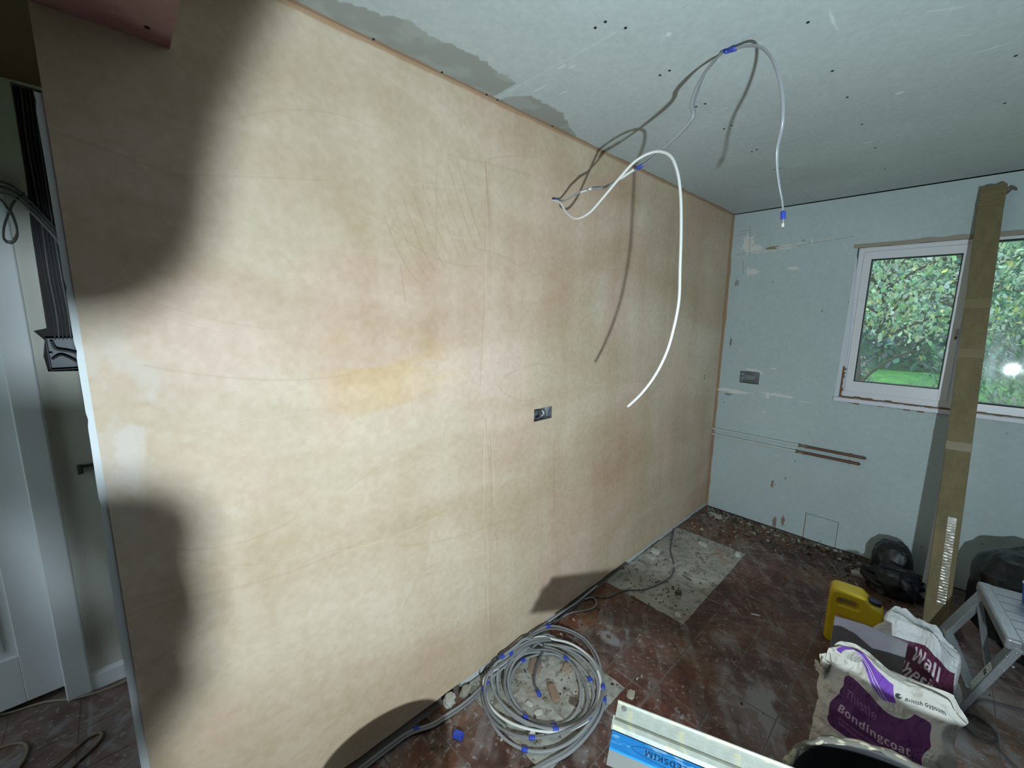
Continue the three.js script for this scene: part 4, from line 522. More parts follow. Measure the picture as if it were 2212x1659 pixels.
// ================= yellow jerrycan =================
{
  const t = thing('jerrycan', 'yellow plastic jerrycan with a dark screw cap', 'jerrycan', [1.035, 0, 1.1], 0.14);
  const mY = phys(0.62, 0.43, 0.01, 0.38, { transmission: 0 });
  const s = new THREE.Shape(); s.moveTo(0.012, 0.0); s.lineTo(0.168, 0); s.quadraticCurveTo(0.18, 0, 0.18, 0.012); s.lineTo(0.182, 0.205); s.quadraticCurveTo(0.182, 0.226, 0.166, 0.228); s.lineTo(0.135, 0.235); s.lineTo(0.112, 0.258); s.quadraticCurveTo(0.106, 0.264, 0.096, 0.264); s.lineTo(0.02, 0.264); s.quadraticCurveTo(0, 0.264, 0, 0.244); s.lineTo(0, 0.012); s.quadraticCurveTo(0, 0, 0.012, 0);
  const h = new THREE.Path(); h.moveTo(0.028, 0.194); h.lineTo(0.09, 0.194); h.quadraticCurveTo(0.114, 0.196, 0.112, 0.222); h.quadraticCurveTo(0.108, 0.25, 0.082, 0.25); h.lineTo(0.034, 0.25); h.quadraticCurveTo(0.008, 0.248, 0.008, 0.222); h.quadraticCurveTo(0.008, 0.196, 0.028, 0.194); s.holes.push(h);
  const g = new THREE.ExtrudeGeometry(s, { depth: 0.07, bevelEnabled: true, bevelSize: 0.014, bevelThickness: 0.022, bevelSegments: 5, curveSegments: 10 }); g.translate(0, 0.015, -0.092); mesh('can_body', g, mY, t);
  mesh('label_recess', rbox(0.022, 0.16, 0.04, 0.175, -0.003, 0.0012, 0.002), mat(0.5, 0.3, 0.01, 0.5), t);
  mesh('paper_label', box(0.07, 0.15, 0.055, 0.16, 0.001, 0.0022), mat(0.3, 0.27, 0.26, 0.7), t);
  const cap = new THREE.Group(); cap.name = 'screw_cap'; cap.position.set(0.155, 0.246, -0.055); cap.rotation.z = -0.1; t.add(cap); const mc = mat(0.02, 0.028, 0.045, 0.45); mesh('cap_body', new THREE.CylinderGeometry(0.026, 0.027, 0.028, 32).translate(0, 0.012, 0), mc, cap); mesh('cap_rim', new THREE.TorusGeometry(0.024, 0.003, 8, 32).rotateX(Math.PI / 2).translate(0, 0.026, 0), mc, cap); for (let i = 0; i < 24; i++) mesh('grip_rib', box(-0.001, 0.001, 0, 0.024, 0.0262, 0.0285).rotateY(i / 24 * 6.283), mc, cap);
  mesh('neck', new THREE.CylinderGeometry(0.021, 0.023, 0.02, 24).translate(0.154, 0.238, -0.055), mY, t);
}
// ================= aluminium hop-up =================
{
  const t = thing('hop_up_platform', 'scuffed aluminium work platform with splayed legs at the right edge', 'work platform', [0, 0, 0]);
  const [c] = canvasOf(512, 512, (u, v) => { const n = fbm(u * 5, v * 5, 4, 3), p = sstep(0.56, 0.66, fbm(u * 9, v * 9, 4, 9)), t = (n - 0.5) * 22; return [172 + t + p * 22, 176 + t + p * 18, 180 + t + p * 6]; });
  const mA = mat(0.85, 0.87, 0.9, 0.36, { metalness: 0.6, map: tex(c, 0.4, 0.4) });
  const d = V(0.985, 0, -0.17), L = 0.62, topB = V(1.537, 0.4, 0.8), topF = V(1.6, 0.4, 1.185), footB = V(1.4, 0.015, 0.765), footF = V(1.485, 0.015, 1.175), up = V(0, 0, 1);
  const far = (p, k = 1) => p.clone().addScaledVector(d, k);
  const fB = far(topB, L), fF = far(topF, L), ffB = fB.clone().add(V(0.137, -0.385, -0.06)), ffF = fF.clone().add(V(0.115, -0.385, 0.0));
  const leg = (a, b) => { const l = mesh('leg', bar(a, b, 0.06, 0.026, 0.004, V(0.6, 0.8, 0)), mA, t); mesh('rubber_foot', bar(a.clone().add(V(0, -0.014, 0)), a.clone().lerp(b, 0.06), 0.056, 0.03, 0.004, V(0.6, 0.8, 0)), mDark, l); return l; };
  const lf = leg(footF, topF); leg(footB, topB); leg(ffF, fF); leg(ffB, fB);
  mesh('rung', bar(footB.clone().lerp(topB, 0.3), footF.clone().lerp(topF, 0.3), 0.012, 0.04, 0.003, d), mA, t); mesh('rung', bar(ffB.clone().lerp(fB, 0.3), ffF.clone().lerp(fF, 0.3), 0.012, 0.04, 0.003, d), mA, t);
  mesh('corner_bracket', bar(topB.clone().add(V(-0.012, 0.004, -0.03)), topF.clone().add(V(-0.012, 0.004, 0.03)), 0.05, 0.05, 0.012, V(0, 1, 0)), mA, t);
  mesh('brace', bar(footB.clone().lerp(topB, 0.86), footF.clone().lerp(topF, 0.45).add(V(0.02, 0, -0.1)), 0.01, 0.022, 0.002, d), mA, t);
  const plat = new THREE.Group(); plat.name = 'platform'; t.add(plat);
  for (let i = 0; i < 6; i++) { const a = topB.clone().lerp(topF, (i + 0.5) / 6); mesh('tread_plank', bar(a.clone().add(V(0, 0.02, 0)), far(a, L).add(V(0, 0.02, 0)), 0.06, 0.022, 0.003, V(0, 1, 0)), mA, plat); }
  for (const p of [topB, topF]) mesh('edge_rail', bar(p.clone(), far(p, L), 0.03, 0.06, 0.006, V(0, 1, 0)), mA, plat);
  // safety sticker on the near leg
  const [sc, sx] = canvasOf(256, 640, (u, v) => { const n = fbm(u * 8, v * 16, 3, 3); return [196 + 30 * n, 204 + 24 * n, 196 + 24 * n]; }); sx.fillStyle = 'rgb(20,84,60)'; sx.fillRect(40, 150, 76, 90); sx.fillRect(128, 150, 80, 90); sx.fillStyle = 'rgb(60,70,70)'; for (let i = 0; i < 14; i++) { sx.fillRect(30 + rr(0, 150), 270 + i * 24, rr(8, 60), rr(5, 13)); } sx.beginPath(); sx.arc(170, 70, 34, 0, 6.28); sx.lineWidth = 8; sx.strokeStyle = 'rgb(80,100,96)'; sx.stroke(); sx.fillRect(40, 50, 60, 12); sx.fillRect(40, 80, 70, 10);
  const st = new THREE.CanvasTexture(sc); st.colorSpace = THREE.SRGBColorSpace; st.magFilter = THREE.LinearFilter;
  const dir = topF.clone().sub(footF).normalize(), xx = new THREE.Vector3().crossVectors(V(0.6, 0.8, 0), dir).normalize(), nn = new THREE.Vector3().crossVectors(dir, xx).normalize();
  for (const sgn of [1, -1]) { const g = new THREE.PlaneGeometry(0.05, 0.13), y = dir.clone(), x = xx.clone().multiplyScalar(sgn), n = new THREE.Vector3().crossVectors(x, y); g.applyMatrix4(new THREE.Matrix4().makeBasis(x, y, n).setPosition(footF.clone().lerp(topF, 0.5).addScaledVector(n, 0.0137))); if (n.x * -0.3 + n.z < 5 && n.y > 0) mesh('safety_sticker', g, new THREE.MeshStandardMaterial({ map: st, roughness: 0.6 }), lf); }
  for (let i = 0; i < 4; i++) mesh('rivet', new THREE.SphereGeometry(0.005, 10, 6).translate(topF.x - 0.004 - 0.02 * (i % 2), topF.y - 0.02 - 0.03 * i, topF.z + 0.028), mA, lf);
}
{ // blue cup on the platform
  const t = thing('paper_cup', 'blue cup with a white inside standing on the aluminium platform', 'cup', [1.662, 0.4315, 0.862]);
  mesh('cup_wall', new THREE.LatheGeometry([[0, 0], [0.036, 0], [0.045, 0.085], [0.0465, 0.088]].map((p) => new THREE.Vector2(...p)), 40), mat(0.01, 0.11, 0.42, 0.4), t);
  mesh('cup_inside', new THREE.LatheGeometry([[0.0465, 0.088], [0.0435, 0.088], [0.0345, 0.004], [0, 0.004]].map((p) => new THREE.Vector2(...p)), 40), mat(0.75, 0.77, 0.78, 0.5), t);
}
// ================= cardboard parcel =================
{
  const t = thing('cardboard_parcel', 'long narrow cardboard parcel wound with clear tape, leaning on the window wall', 'parcel', [0, 0, 0]);
  const a = V(1.409, 0.01, 0.605), b = V(1.327, 2.325, 0.052), z = b.clone().sub(a), len = z.length(); z.normalize(); const x = V(1, 0, 0).addScaledVector(z, -z.x).normalize(), n = new THREE.Vector3().crossVectors(x, z).normalize();
  // local frame: x across, y along, z out of the front face
  const m4 = new THREE.Matrix4().makeBasis(x, z, n).setPosition(a); t.applyMatrix4(m4); if (n.z < 0) throw new Error('face');
  const [c] = canvasOf(128, 1536, (u, v) => { const f = fbm(u * 40, v * 300, 3, 3), q = fbm(u * 3, v * 30, 4, 9), l = fbm(u * 2, v * 900, 2, 19), t2 = (f - 0.5) * 14 + (q - 0.5) * 22 + (l - 0.5) * 8; return [122 + t2, 110 + t2, 80 + t2 * 0.9]; });
  const tt = new THREE.CanvasTexture(c); tt.colorSpace = THREE.SRGBColorSpace; tt.magFilter = THREE.LinearFilter; const mC = new THREE.MeshStandardMaterial({ map: tt, roughness: 0.8 });
  const W = 0.094, D = 0.05; mesh('carton', rbox(-W / 2, W / 2, 0, len, -D, 0, 0.003), mC, t);
  // crumpled end at the top
  const g = new THREE.BoxGeometry(W * 1.02, 0.12, D, 8, 10, 4), p = g.attributes.position; g.translate(0, len - 0.055, -D / 2); for (let i = 0; i < p.count; i++) { const k = sstep(len - 0.1, len, p.getY(i)); p.setXYZ(i, p.getX(i) + k * 0.02 * (fbm(p.getY(i) * 30, p.getX(i) * 30, 2, 3) - 0.35), p.getY(i) + k * 0.02 * (fbm(p.getX(i) * 60, 3, 2, 9) - 0.5), p.getZ(i) + 0.002 + k * 0.012 * (fbm(p.getX(i) * 40, p.getY(i) * 40, 2, 5) - 0.3)); } g.computeVertexNormals(); mesh('crumpled_end', g, mC, t);
  const fl = new THREE.PlaneGeometry(0.05, 0.018, 8, 3), fp = fl.attributes.position; for (let i = 0; i < fp.count; i++) fp.setXYZ(i, fp.getX(i) + 0.06, fp.getY(i) + len - 0.03 - 6 * (fp.getX(i) - 0.035) ** 2 + 0.004 * Math.sin(fp.getX(i) * 200), 0.006 * Math.sin(fp.getX(i) * 160)); fl.computeVertexNormals(); mesh('torn_flap', fl, mat(0.16, 0.13, 0.09, 0.8, { side: THREE.DoubleSide }), t);
  // clear tape: wrinkled strip down the lower front
  const tp = new THREE.PlaneGeometry(0.032, 0.46, 8, 130), q = tp.attributes.position; for (let i = 0; i < q.count; i++) { const yy = q.getY(i) + 0.37, xx = q.getX(i); q.setXYZ(i, xx + 0.012, yy, 0.0012 + 0.0016 * (0.5 + 0.5 * Math.sin(yy * 420 + 3 * fbm(yy * 40, xx * 60, 2, 3))) * sstep(0.75, 0.3, yy)); } tp.computeVertexNormals();
  mesh('clear_tape', tp, phys(0.27, 0.225, 0.14, 0.2, { clearcoat: 1, clearcoatRoughness: 0.08 }), t);
  for (const yy of [0.95, 1.45, 1.72]) mesh('clear_tape', rbox(-W / 2 - 0.0008, W / 2 + 0.0008, yy, yy + 0.048, -D - 0.0008, 0.0009, 0.002), phys(0.225, 0.175, 0.088, 0.35, { clearcoat: 0.3 }), t);
}
{ const o = solid('board_offcut', 'narrow white board strip leaning on the window wall just behind the parcel', 'board', bar(V(1.357, 0.01, 0.34), V(1.36, 0.66, 0.2), 0.036, 0.012, 0.001, V(0, 0.2, 1)), mat(0.66, 0.68, 0.7, 0.7)); }
// ================= black rubble sacks =================
function rubble(label, pos, rx, ry, rz, seed, knots) {
  const g = new THREE.SphereGeometry(1, 110, 80), p = g.attributes.position;
  for (let i = 0; i < p.count; i++) { const x = p.getX(i), y = p.getY(i), z = p.getZ(i), n = 0.8 + 0.28 * fbm(x * 1.6 + seed, y * 1.6 + z * 1.6, 2, seed) + 0.06 * (ridge(x * 3, y * 3, z * 3, seed + 3) - 0.5) + 0.025 * (ridge(x * 9, y * 9, z * 9, seed + 7) - 0.5); const e = 0.75, sg = (v) => Math.sign(v) * Math.pow(Math.abs(v), e); p.setXYZ(i, sg(x) * rx * n, Math.max(0.004, ry * (0.92 + sg(y) * 1.0 * n)), sg(z) * rz * n); }
  const h = g.attributes.position; g.computeVertexNormals();
  const t = thing('rubble_sack', label, 'sack', pos); mesh('plastic_bag', g, mat(0.008, 0.009, 0.01, 0.45), t);
  const kg = new THREE.SphereGeometry(1, 40, 24), kp = kg.attributes.position; for (let i = 0; i < kp.count; i++) { const x = kp.getX(i), y = kp.getY(i), z = kp.getZ(i), n = 0.7 + 0.6 * ridge(x * 3, y * 3, z * 3, seed + 11); kp.setXYZ(i, x * knots[3] * n + knots[0], Math.max(0.004, y * knots[4] * n + knots[1]), z * knots[5] * n + knots[2]); } kg.computeVertexNormals(); mesh('gathered_neck', kg, mat(0.009, 0.01, 0.012, 0.45), t);
}
rubble('small black rubble sack against the window wall left of the parcel', [1.2, 0, 0.2], 0.1, 0.135, 0.1, 3, [0.02, 0.06, 0.13, 0.12, 0.09, 0.09]);
rubble('large black rubble sack under the wide window right of the parcel', [1.76, 0, 0.4], 0.27, 0.25, 0.22, 9, [0.02, 0.12, 0.2, 0.14, 0.1, 0.08]);
// ================= cables and scraps at the right =================
cable('flexible_cable', 'black flex looping over the floor beside the aluminium platform', [[1.85, 0.006, 0.78], [1.72, 0.006, 0.94], [1.64, 0.006, 0.98], [1.56, 0.006, 1.02], [1.51, 0.006, 1.14], [1.5, 0.006, 1.2], [1.515, 0.006, 1.245], [1.56, 0.006, 1.275], [1.595, 0.006, 1.24], [1.585, 0.006, 1.17], [1.545, 0.009, 1.15], [1.505, 0.006, 1.165]], 0.0035, 0.0035, mSheathDark);
cable('flexible_cable', 'short black flex at the bottom right corner of the floor', [[1.595, 0.006, 1.27], [1.62, 0.006, 1.31], [1.66, 0.006, 1.35], [1.75, 0.006, 1.4]], 0.0035, 0.0035, mSheathDark);
cable('flexible_cable', 'thin black wire sticking out behind the yellow can', [[1.03, 0.05, 1.0], [1.01, 0.1, 1.0], [0.992, 0.08, 1.02], [1.0, 0.02, 1.06], [1.02, 0.005, 1.12]], 0.003, 0.003, mSheathDark);
{ const g = rbox(-0.02, 0.02, 0, 0.012, -0.014, 0.014, 0.005); const o = solid('tape_scrap', 'scrunched scrap of blue tape on the tiles near the wall', 'scrap', g, mBlue); const p = g.attributes.position; for (let i = 0; i < p.count; i++) p.setY(i, Math.max(0.001, p.getY(i) + 0.01 * h2(Math.round(p.getX(i) * 400), Math.round(p.getZ(i) * 400)))); g.computeVertexNormals(); o.position.set(0.163, 0, 2.755); o.rotation.y = 0.5; }
function chunk(name, label, x, z, a, b, c, ry, m, y = 0, group) { const g = new THREE.DodecahedronGeometry(1, 1), p = g.attributes.position; const s = Math.floor(x * 977 + z * 331); for (let i = 0; i < p.count; i++) { const k = 0.75 + 0.5 * h2(Math.round(p.getX(i) * 20), Math.round(p.getY(i) * 20) * 31 + Math.round(p.getZ(i) * 20), s); p.setXYZ(i, clamp(p.getX(i) * k, -0.8, 0.8) * a, (clamp(p.getY(i) * k, -0.7, 0.7) + 0.7) * b, clamp(p.getZ(i) * k, -0.8, 0.8) * c); } g.computeVertexNormals(); const o = solid(name, label, 'rubble', g, m, group); o.position.set(x, y - 0.002, z); o.rotation.y = ry; return o; }
const mBrick = mat(0.3, 0.2, 0.135, 0.95), mPl = mat(0.55, 0.53, 0.48, 0.95), mPl2 = mat(0.36, 0.29, 0.23, 0.95);
chunk('brick_piece', 'oblong brown brick piece inside the cable coil', 0.292, 2.345, 0.055, 0.014, 0.022, -0.5, mBrick);
chunk('mortar_lump', 'flat tan mortar lump inside the cable coil, near its top', 0.25, 2.2, 0.026, 0.008, 0.034, 0.3, mat(0.4, 0.3, 0.21, 0.95));
chunk('mortar_lump', 'brown ragged mortar heap at the left of the coil centre', 0.14, 2.3, 0.035, 0.009, 0.06, 0.6, mat(0.28, 0.2, 0.15, 0.95));
chunk('plaster_chip', 'small white plaster chip inside the coil beside the taped cable end', 0.255, 2.455, 0.02, 0.008, 0.012, 0.2, mPl);
chunk('plaster_chip', 'pale plaster chip at the inner lower side of the coil', 0.305, 2.455, 0.022, 0.006, 0.014, 1.0, mPl);
chunk('plaster_chip', 'white scrap between the lower loops of the coil', 0.36, 2.55, 0.016, 0.012, 0.014, 0.7, mat(0.66, 0.62, 0.54, 0.9), 0.012);
chunk('mortar_lump', 'dark crumb pile at the lower right inside the coil', 0.375, 2.31, 0.022, 0.009, 0.02, 0.2, mat(0.12, 0.09, 0.07, 0.95));
chunk('plaster_chip', 'round white plaster lump on the bare concrete edge', 0.46, 0.62, 0.022, 0.022, 0.02, 0.2, mPl);
chunk('plaster_chip', 'flat brown sliver on the concrete patch near the corner', 0.36, 0.72, 0.05, 0.008, 0.016, 0.9, mPl2);
chunk('plaster_chip', 'white broken plaster piece lying on the concrete patch', 0.24, 0.66, 0.04, 0.014, 0.02, -0.3, mPl);
chunk('mortar_lump', 'grey lump in the middle of the concrete patch by the wall', 0.19, 1.07, 0.05, 0.014, 0.022, -0.3, mat(0.34, 0.32, 0.29, 0.95));
chunk('mortar_lump', 'round brown lump near the tile edge of the concrete patch', 0.36, 1.3, 0.02, 0.014, 0.018, 0.1, mat(0.15, 0.12, 0.1, 0.95));
chunk('plaster_chip', 'thin dark splinter on the concrete patch', 0.33, 1.12, 0.04, 0.006, 0.01, -0.2, mat(0.13, 0.11, 0.1, 0.95));
chunk('plaster_chip', 'white plaster chip at the lower corner of the concrete patch', 0.445, 1.49, 0.018, 0.012, 0.024, 0.5, mPl);
chunk('plaster_chip', 'pale plaster chunk on the tiles beside the small black sack', 1.06, 0.28, 0.045, 0.02, 0.026, 0.2, mPl);
chunk('plaster_chip', 'pale broken board piece in the corner of the walls', 0.13, 0.13, 0.07, 0.008, 0.035, -0.35, mat(0.5, 0.49, 0.44, 0.95));
chunk('plaster_chip', 'plaster offcut leaning at the wall foot near the parcel shadow', 0.055, 1.0, 0.04, 0.016, 0.03, 0.1, mPl);
chunk('plaster_chip', 'grey plasterboard scrap lying at the foot of the plastered wall', 0.06, 1.08, 0.045, 0.012, 0.028, -0.2, mat(0.46, 0.46, 0.44, 0.95));
chunk('board_scrap', 'pale broken board block jammed at the wall foot before the coil', 0.025, 2.70, 0.022, 0.03, 0.03, 0.1, mat(0.5, 0.48, 0.42, 0.95));
chunk('board_scrap', 'pale wood block at the wall foot left of the coil', 0.03, 2.62, 0.02, 0.022, 0.035, 0.3, mat(0.36, 0.33, 0.27, 0.95));
chunk('plaster_chip', 'small white sliver on the red tiles near the middle of the floor', 0.73, 1.16, 0.028, 0.004, 0.008, 0.5, mat(0.6, 0.62, 0.62, 0.9));
chunk('plaster_chip', 'pale chip on the tiles beside the end of the skimming blade', 0.52, 2.1, 0.02, 0.007, 0.03, 0.4, mat(0.42, 0.36, 0.29, 0.95));
{ // crumbs nobody could count
  const im = new THREE.InstancedMesh(new THREE.DodecahedronGeometry(0.5, 0), mat(0.9, 0.88, 0.84, 0.95), 3600); im.name = 'plaster_crumbs'; im.userData = { kind: 'stuff', label: 'plaster crumbs and grit scattered over the floor', category: 'debris' };
  const c = new THREE.Color(); for (let i = 0; i < 3600; i++) { const k = rnd(); let x, z; if (k < 0.38) { x = rr(0.01, 1.1); z = 0.02 + 0.5 * rnd() * rnd(); } else if (k < 0.55) { x = 0.49 * rnd(); z = rr(0.5, 1.55); } else if (k < 0.72) { x = 0.5 * rnd(); z = rr(2.05, 2.65); } else if (k < 0.85) { x = 0.02 + 0.3 * rnd() * rnd(); z = rr(0, 3.2); } else { x = rr(0, 1.6); z = rr(0.2, 2.9); } const s = (0.0025 + 0.013 * Math.pow(rnd(), 4.5)) * (k < 0.3 ? 1.9 : 1); TMP.position.set(x, s * 0.15, z); TMP.rotation.set(rr(0, 6), rr(0, 6), rr(0, 6)); TMP.scale.set(s * rr(0.7, 1.8), s * 0.6, s); TMP.updateMatrix(); im.setMatrixAt(i, TMP.matrix); const q = rnd(); c.setRGB(...(q < 0.3 ? [0.42, 0.4, 0.36] : q < 0.7 ? [0.2, 0.15, 0.11] : [0.06, 0.05, 0.045])); im.setColorAt(i, c); }
  scene.add(im);
}
{ // bucket below the picture whose shadow falls on the foot of the wall
  const t = thing('builders_bucket', 'black builder\'s bucket standing near the plastered wall below the picture', 'bucket', [0.6, 0, 3.16]);
  mesh('bucket_body', new THREE.LatheGeometry([[0, 0], [0.12, 0], [0.15, 0.36], [0.158, 0.365], [0.158, 0.38], [0.146, 0.38], [0.116, 0.01], [0, 0.01]].map((p) => new THREE.Vector2(...p)), 48), mat(0.02, 0.02, 0.022, 0.6), t);
  mesh('handle', sweep(Array.from({ length: 13 }, (_, i) => { const a = Math.PI * i / 12; return V(Math.cos(a) * 0.16, 0.34 - 0.09 * Math.sin(a), Math.sin(a) * 0.15); }), 0.003, 0.003, 6, 0.02), mGalv, t);
}
// ================= work light on a stand =================
{
  const t = thing('work_light', 'small LED work light on a tripod stand beside the camera', 'work light', [LAMP_POS.x, 0, LAMP_POS.z]);
  const dir = LAMP_AIM.clone().sub(LAMP_POS).normalize(), mk = mat(0.03, 0.03, 0.032, 0.5);
  mesh('pole', new THREE.CylinderGeometry(0.011, 0.014, 0.92, 16).translate(0.03, 0.54, 0.03), mk, t);
  for (let i = 0; i < 3; i++) { const a = i * 2.094 + 0.3; mesh('leg', bar(V(0.03, 0.42, 0.03), V(0.03 + 0.17 * Math.cos(a), 0.006, 0.03 + 0.17 * Math.sin(a)), 0.016, 0.01), mk, t); }
  const head = new THREE.Group(); head.name = 'lamp_head'; head.position.set(0, LAMP_POS.y, 0); head.quaternion.setFromUnitVectors(V(0, 0, 1), dir); t.add(head);
  mesh('housing', rbox(-0.06, 0.06, -0.05, 0.05, -0.05, -0.006, 0.008), mat(0.55, 0.4, 0.02, 0.5), head);
  mesh('reflector', rbox(-0.05, 0.05, -0.04, 0.04, -0.008, -0.003, 0.002), mat(0.5, 0.5, 0.5, 0.4), head);
  const em = new THREE.MeshStandardMaterial({ color: 0x000000, roughness: 0.5 }); em.emissive.copy(LAMP_COLOR); em.emissiveIntensity = 220; mesh('led_lamp_face', new THREE.PlaneGeometry(LAMP_W, LAMP_H).translate(0, 0, -0.002), em, head);
  const lt = new THREE.RectAreaLight(LAMP_COLOR, LAMP_NITS, LAMP_W, LAMP_H); lt.name = 'work_light_beam'; lt.position.copy(LAMP_POS); lt.lookAt(LAMP_AIM); lt.castShadow = true; scene.add(lt);
}
// ================= the person taking the picture (their shade falls on the wall end) =================
{
  const sdfGeo = (c, half, res, fn) => {
    const mc = new MarchingCubes(res, new THREE.MeshBasicMaterial(), false, false, 400000); mc.isolation = 0; const hs = res / 2;
    for (let k = 0; k < res; k++) for (let j = 0; j < res; j++) for (let i = 0; i < res; i++) mc.field[i + j * res + k * res * res] = -fn(c[0] + (i - hs) / hs * half, c[1] + (j - hs) / hs * half, c[2] + (k - hs) / hs * half) * 20;
    mc.update(); const n = mc.count, g = new THREE.BufferGeometry(), p = new Float32Array(n * 3), q = new Float32Array(n * 3);
    for (let i = 0; i < n; i++) for (let a = 0; a < 3; a++) { p[i * 3 + a] = c[a] + mc.positionArray[i * 3 + a] * half; q[i * 3 + a] = mc.normalArray[i * 3 + a]; }
    g.setAttribute('position', new THREE.BufferAttribute(p, 3)); g.deleteAttribute('normal'); const m = mergeVertices(g, 1e-5); m.computeVertexNormals(); return m;
  };
  const cap = (a, b, ra, rb) => { const ba = [b[0] - a[0], b[1] - a[1], b[2] - a[2]], l2 = ba[0] ** 2 + ba[1] ** 2 + ba[2] ** 2; return (x, y, z) => { const t = clamp(((x - a[0]) * ba[0] + (y - a[1]) * ba[1] + (z - a[2]) * ba[2]) / l2); return Math.hypot(x - a[0] - ba[0] * t, y - a[1] - ba[1] * t, z - a[2] - ba[2] * t) - mix(ra, rb, t); }; };
  const smin = (a, b, k) => { const h = clamp(0.5 + 0.5 * (b - a) / k); return mix(b, a, h) - k * h * (1 - h); };
  const uni = (list, k) => (x, y, z) => { let d = 9; for (const f of list) d = smin(d, f(x, y, z), k); return d; };
  const R = [0.69, 0, -0.72], F = [-0.72, 0, -0.69], B = [1.52, 0, 3.71], P = (r, y, f) => [B[0] + R[0] * r + F[0] * f, y, B[2] + R[2] * r + F[2] * f];
  const elbowR = [1.405, 1.252, 3.543], wristR = [1.385, 1.44, 3.452], elbowL = P(-0.30, 1.14, 0.0), wristL = [1.40, 1.08, 3.536];
  const torso = uni([cap(P(-0.09, 0.93, 0), P(0.09, 0.93, 0), 0.13, 0.13), cap(P(-0.06, 0.98, 0), P(-0.06, 1.3, 0.0), 0.13, 0.13), cap(P(0.05, 0.98, 0), P(0.05, 1.3, 0.0), 0.125, 0.12), cap(P(-0.08, 1.33, 0), P(0.08, 1.33, 0), 0.12, 0.12), cap(P(-0.16, 1.42, 0), P(0.16, 1.42, 0), 0.065, 0.065), cap(P(0, 1.42, 0), P(0, 1.56, 0.03), 0.062, 0.055),
    cap(P(0.18, 1.42, 0), elbowR, 0.062, 0.052), cap(elbowR, wristR, 0.05, 0.036), cap(P(-0.18, 1.42, 0), elbowL, 0.062, 0.052), cap(elbowL, wristL, 0.05, 0.036),
    cap(P(0.09, 0.9, 0), P(0.1, 0.5, 0.02), 0.095, 0.065), cap(P(0.1, 0.5, 0.02), P(0.1, 0.09, -0.02), 0.062, 0.045), cap(P(0.1, 0.05, -0.04), P(0.12, 0.04, 0.16), 0.045, 0.04), cap(P(-0.09, 0.9, 0), P(-0.1, 0.5, 0.02), 0.095, 0.065), cap(P(-0.1, 0.5, 0.02), P(-0.1, 0.09, -0.02), 0.062, 0.045), cap(P(-0.1, 0.05, -0.04), P(-0.12, 0.04, 0.16), 0.045, 0.04)], 0.035);
  const hc = P(0, 1.71, 0.06), local = (x, y, z) => { const dx = x - hc[0], dz = z - hc[2]; return [dx * R[0] + dz * R[2], y - hc[1], dx * F[0] + dz * F[2]]; };
  const ell = (a, b, c, ox, oy, of) => (r, y, f) => { const k = Math.hypot((r - ox) / a, (y - oy) / b, (f - of) / c); return (k - 1) * Math.min(a, b, c); };
  const hp = [ell(0.074, 0.105, 0.095, 0, 0.015, 0), ell(0.056, 0.07, 0.07, 0, -0.055, 0.025), ell(0.013, 0.026, 0.02, 0, -0.012, 0.098), ell(0.026, 0.008, 0.012, 0, -0.058, 0.088), ell(0.012, 0.03, 0.018, 0.076, -0.01, -0.01), ell(0.012, 0.03, 0.018, -0.076, -0.01, -0.01)], eyes = [ell(0.014, 0.009, 0.01, 0.03, 0.008, 0.09), ell(0.014, 0.009, 0.01, -0.03, 0.008, 0.09)];
  const headF = (x, y, z) => { const [r, yy, f] = local(x, y, z); let d = 9; for (const e of hp) d = smin(d, e(r, yy, f), 0.012); for (const e of eyes) d = Math.max(d, -e(r, yy, f)); return smin(d, cap(P(0, 1.5, 0.02), P(0, 1.62, 0.04), 0.056, 0.052)(x, y, z), 0.02); };
  const hairF = (x, y, z) => { const [r, yy, f] = local(x, y, z); return Math.max(ell(0.083, 0.112, 0.103, 0, 0.022, -0.006)(r, yy, f), -(yy - 0.02 + 0.9 * f * 0.6 + 0.02 - 0.06 * (f > 0.05 ? 1 : 0)) * 0.6 - 0.02); };
  // a hand: palm plus five fingers, given wrist, finger direction, palm side and thumb side
  const hand = (w, d, s, up, curl) => { const q = (a, b, c) => [w[0] + d[0] * a + s[0] * b + up[0] * c, w[1] + d[1] * a + s[1] * b + up[1] * c, w[2] + d[2] * a + s[2] * b + up[2] * c], L = [cap(w, q(0.05, 0, 0), 0.03, 0.028)]; const pts = [];
    [[-0.028, 0.03], [-0.009, 0.036], [0.01, 0.034], [0.028, 0.027]].forEach(([o, l]) => { L.push(cap(q(0.03, o * 0.8, 0), q(0.085, o, 0), 0.016, 0.0105)); const k1 = q(0.085, o, 0), k2 = q(0.085 + l * 0.8, o, -l * curl * 0.8), k3 = q(0.085 + l * 1.1, o, -l * curl * 2.0); pts.push(cap(k1, k2, 0.0098, 0.009), cap(k2, k3, 0.009, 0.008)); });
    pts.push(cap(q(0.025, -0.03, 0), q(0.055, -0.05, -0.012), 0.014, 0.011), cap(q(0.055, -0.05, -0.012), q(0.085, -0.05, -0.03), 0.0105, 0.009)); const palm = uni(L, 0.012); return (x, y, z) => { let dd = palm(x, y, z); for (const f of pts) dd = smin(dd, f(x, y, z), 0.005); return dd; }; };
  const nrm = (v) => { const l = Math.hypot(...v); return v.map((q) => q / l); };
  const dR = nrm([0.01, 0.12, 0.02]), handR = hand(wristR, dR, nrm([0.69, 0, -0.72]), nrm([-0.72, 0, -0.69]), 0.9);
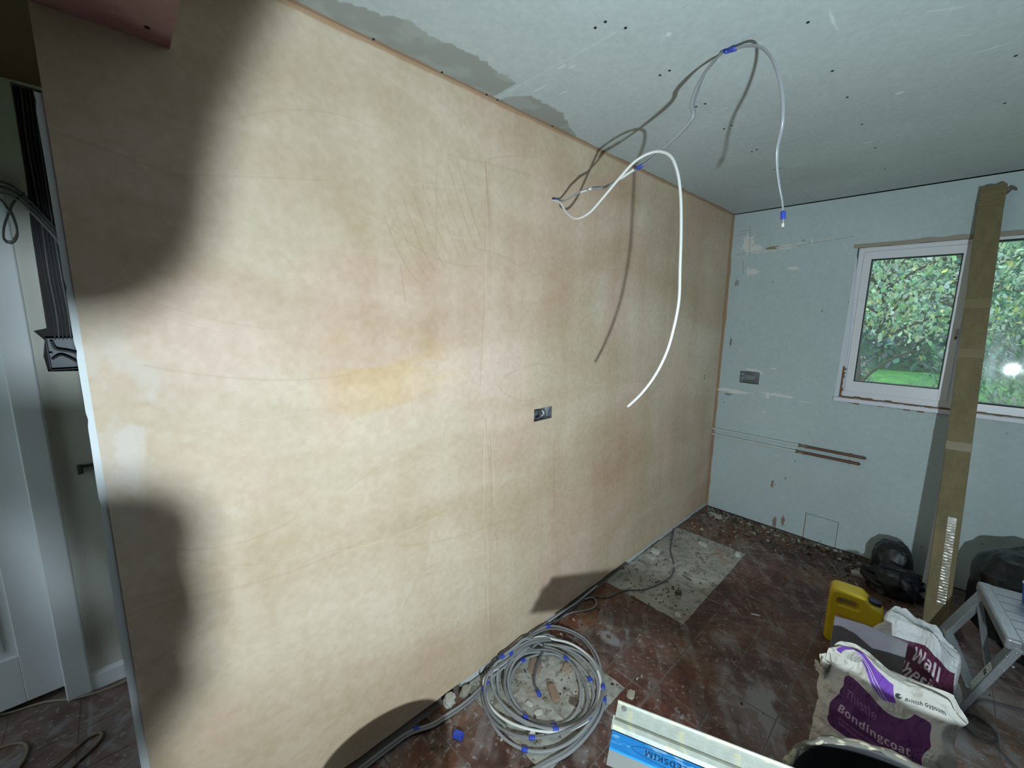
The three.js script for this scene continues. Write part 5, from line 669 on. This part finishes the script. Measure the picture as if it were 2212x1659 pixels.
  const handL = hand(wristL, nrm([0.0, -1, -0.12]), nrm([-0.95, 0, 0.2]), nrm([-0.2, 0.1, -0.95]), 1.0);
  const paint = (g, fn) => { const p = g.attributes.position, c = new Float32Array(p.count * 3); for (let i = 0; i < p.count; i++) c.set(fn(p.getX(i), p.getY(i), p.getZ(i)), i * 3); g.setAttribute('color', new THREE.BufferAttribute(c, 3)); return g; };
  const skin = [0.45, 0.27, 0.19];
  const parts = [paint(sdfGeo([1.52, 0.86, 3.71], 0.9, 132, (x, y, z) => Math.max(torso(x, y, z), 0.002 - y)), (x, y) => y < 0.09 ? [0.05, 0.035, 0.025] : y < 0.93 ? [0.035, 0.045, 0.075] : [0.05, 0.055, 0.06])];
  parts.push(paint(sdfGeo(hc, 0.2, 72, headF), () => skin), paint(sdfGeo([1.385, 1.5, 3.46], 0.13, 70, handR), () => skin), paint(sdfGeo([1.40, 1.03, 3.53], 0.13, 70, handL), () => skin));
  const t = thing('person', 'person in a dark top and navy trousers holding up a phone behind the viewpoint', 'person', [0, 0, 0]);
  mesh('body', mergeGeometries(parts), new THREE.MeshStandardMaterial({ vertexColors: true, roughness: 0.85 }), t);
  mesh('hair', sdfGeo(hc, 0.2, 60, hairF), mat(0.03, 0.02, 0.014, 0.8), t);
  // the phone, its lens at the viewpoint
  const ph = thing('mobile_phone', 'dark mobile phone held level at eye height by the person', 'phone', [0, 0, 0]); const q = camera.quaternion; ph.position.copy(camera.position); ph.quaternion.copy(q);
  mesh('phone_body', rbox(-0.02, 0.128, -0.058, 0.016, 0.006, 0.0145, 0.003), mat(0.02, 0.02, 0.022, 0.35), ph); mesh('screen', box(-0.017, 0.125, -0.055, 0.013, 0.0145, 0.0149), mat(0.01, 0.01, 0.012, 0.15), ph); mesh('camera_lens', new THREE.CylinderGeometry(0.007, 0.007, 0.002, 20).rotateX(Math.PI / 2).translate(0, 0, 0.0055), mat(0.02, 0.02, 0.02, 0.2), ph);
}
scene.traverse((o) => { if (o.isMesh) { o.castShadow = true; o.receiveShadow = true; } });
renderer.render(scene, camera);
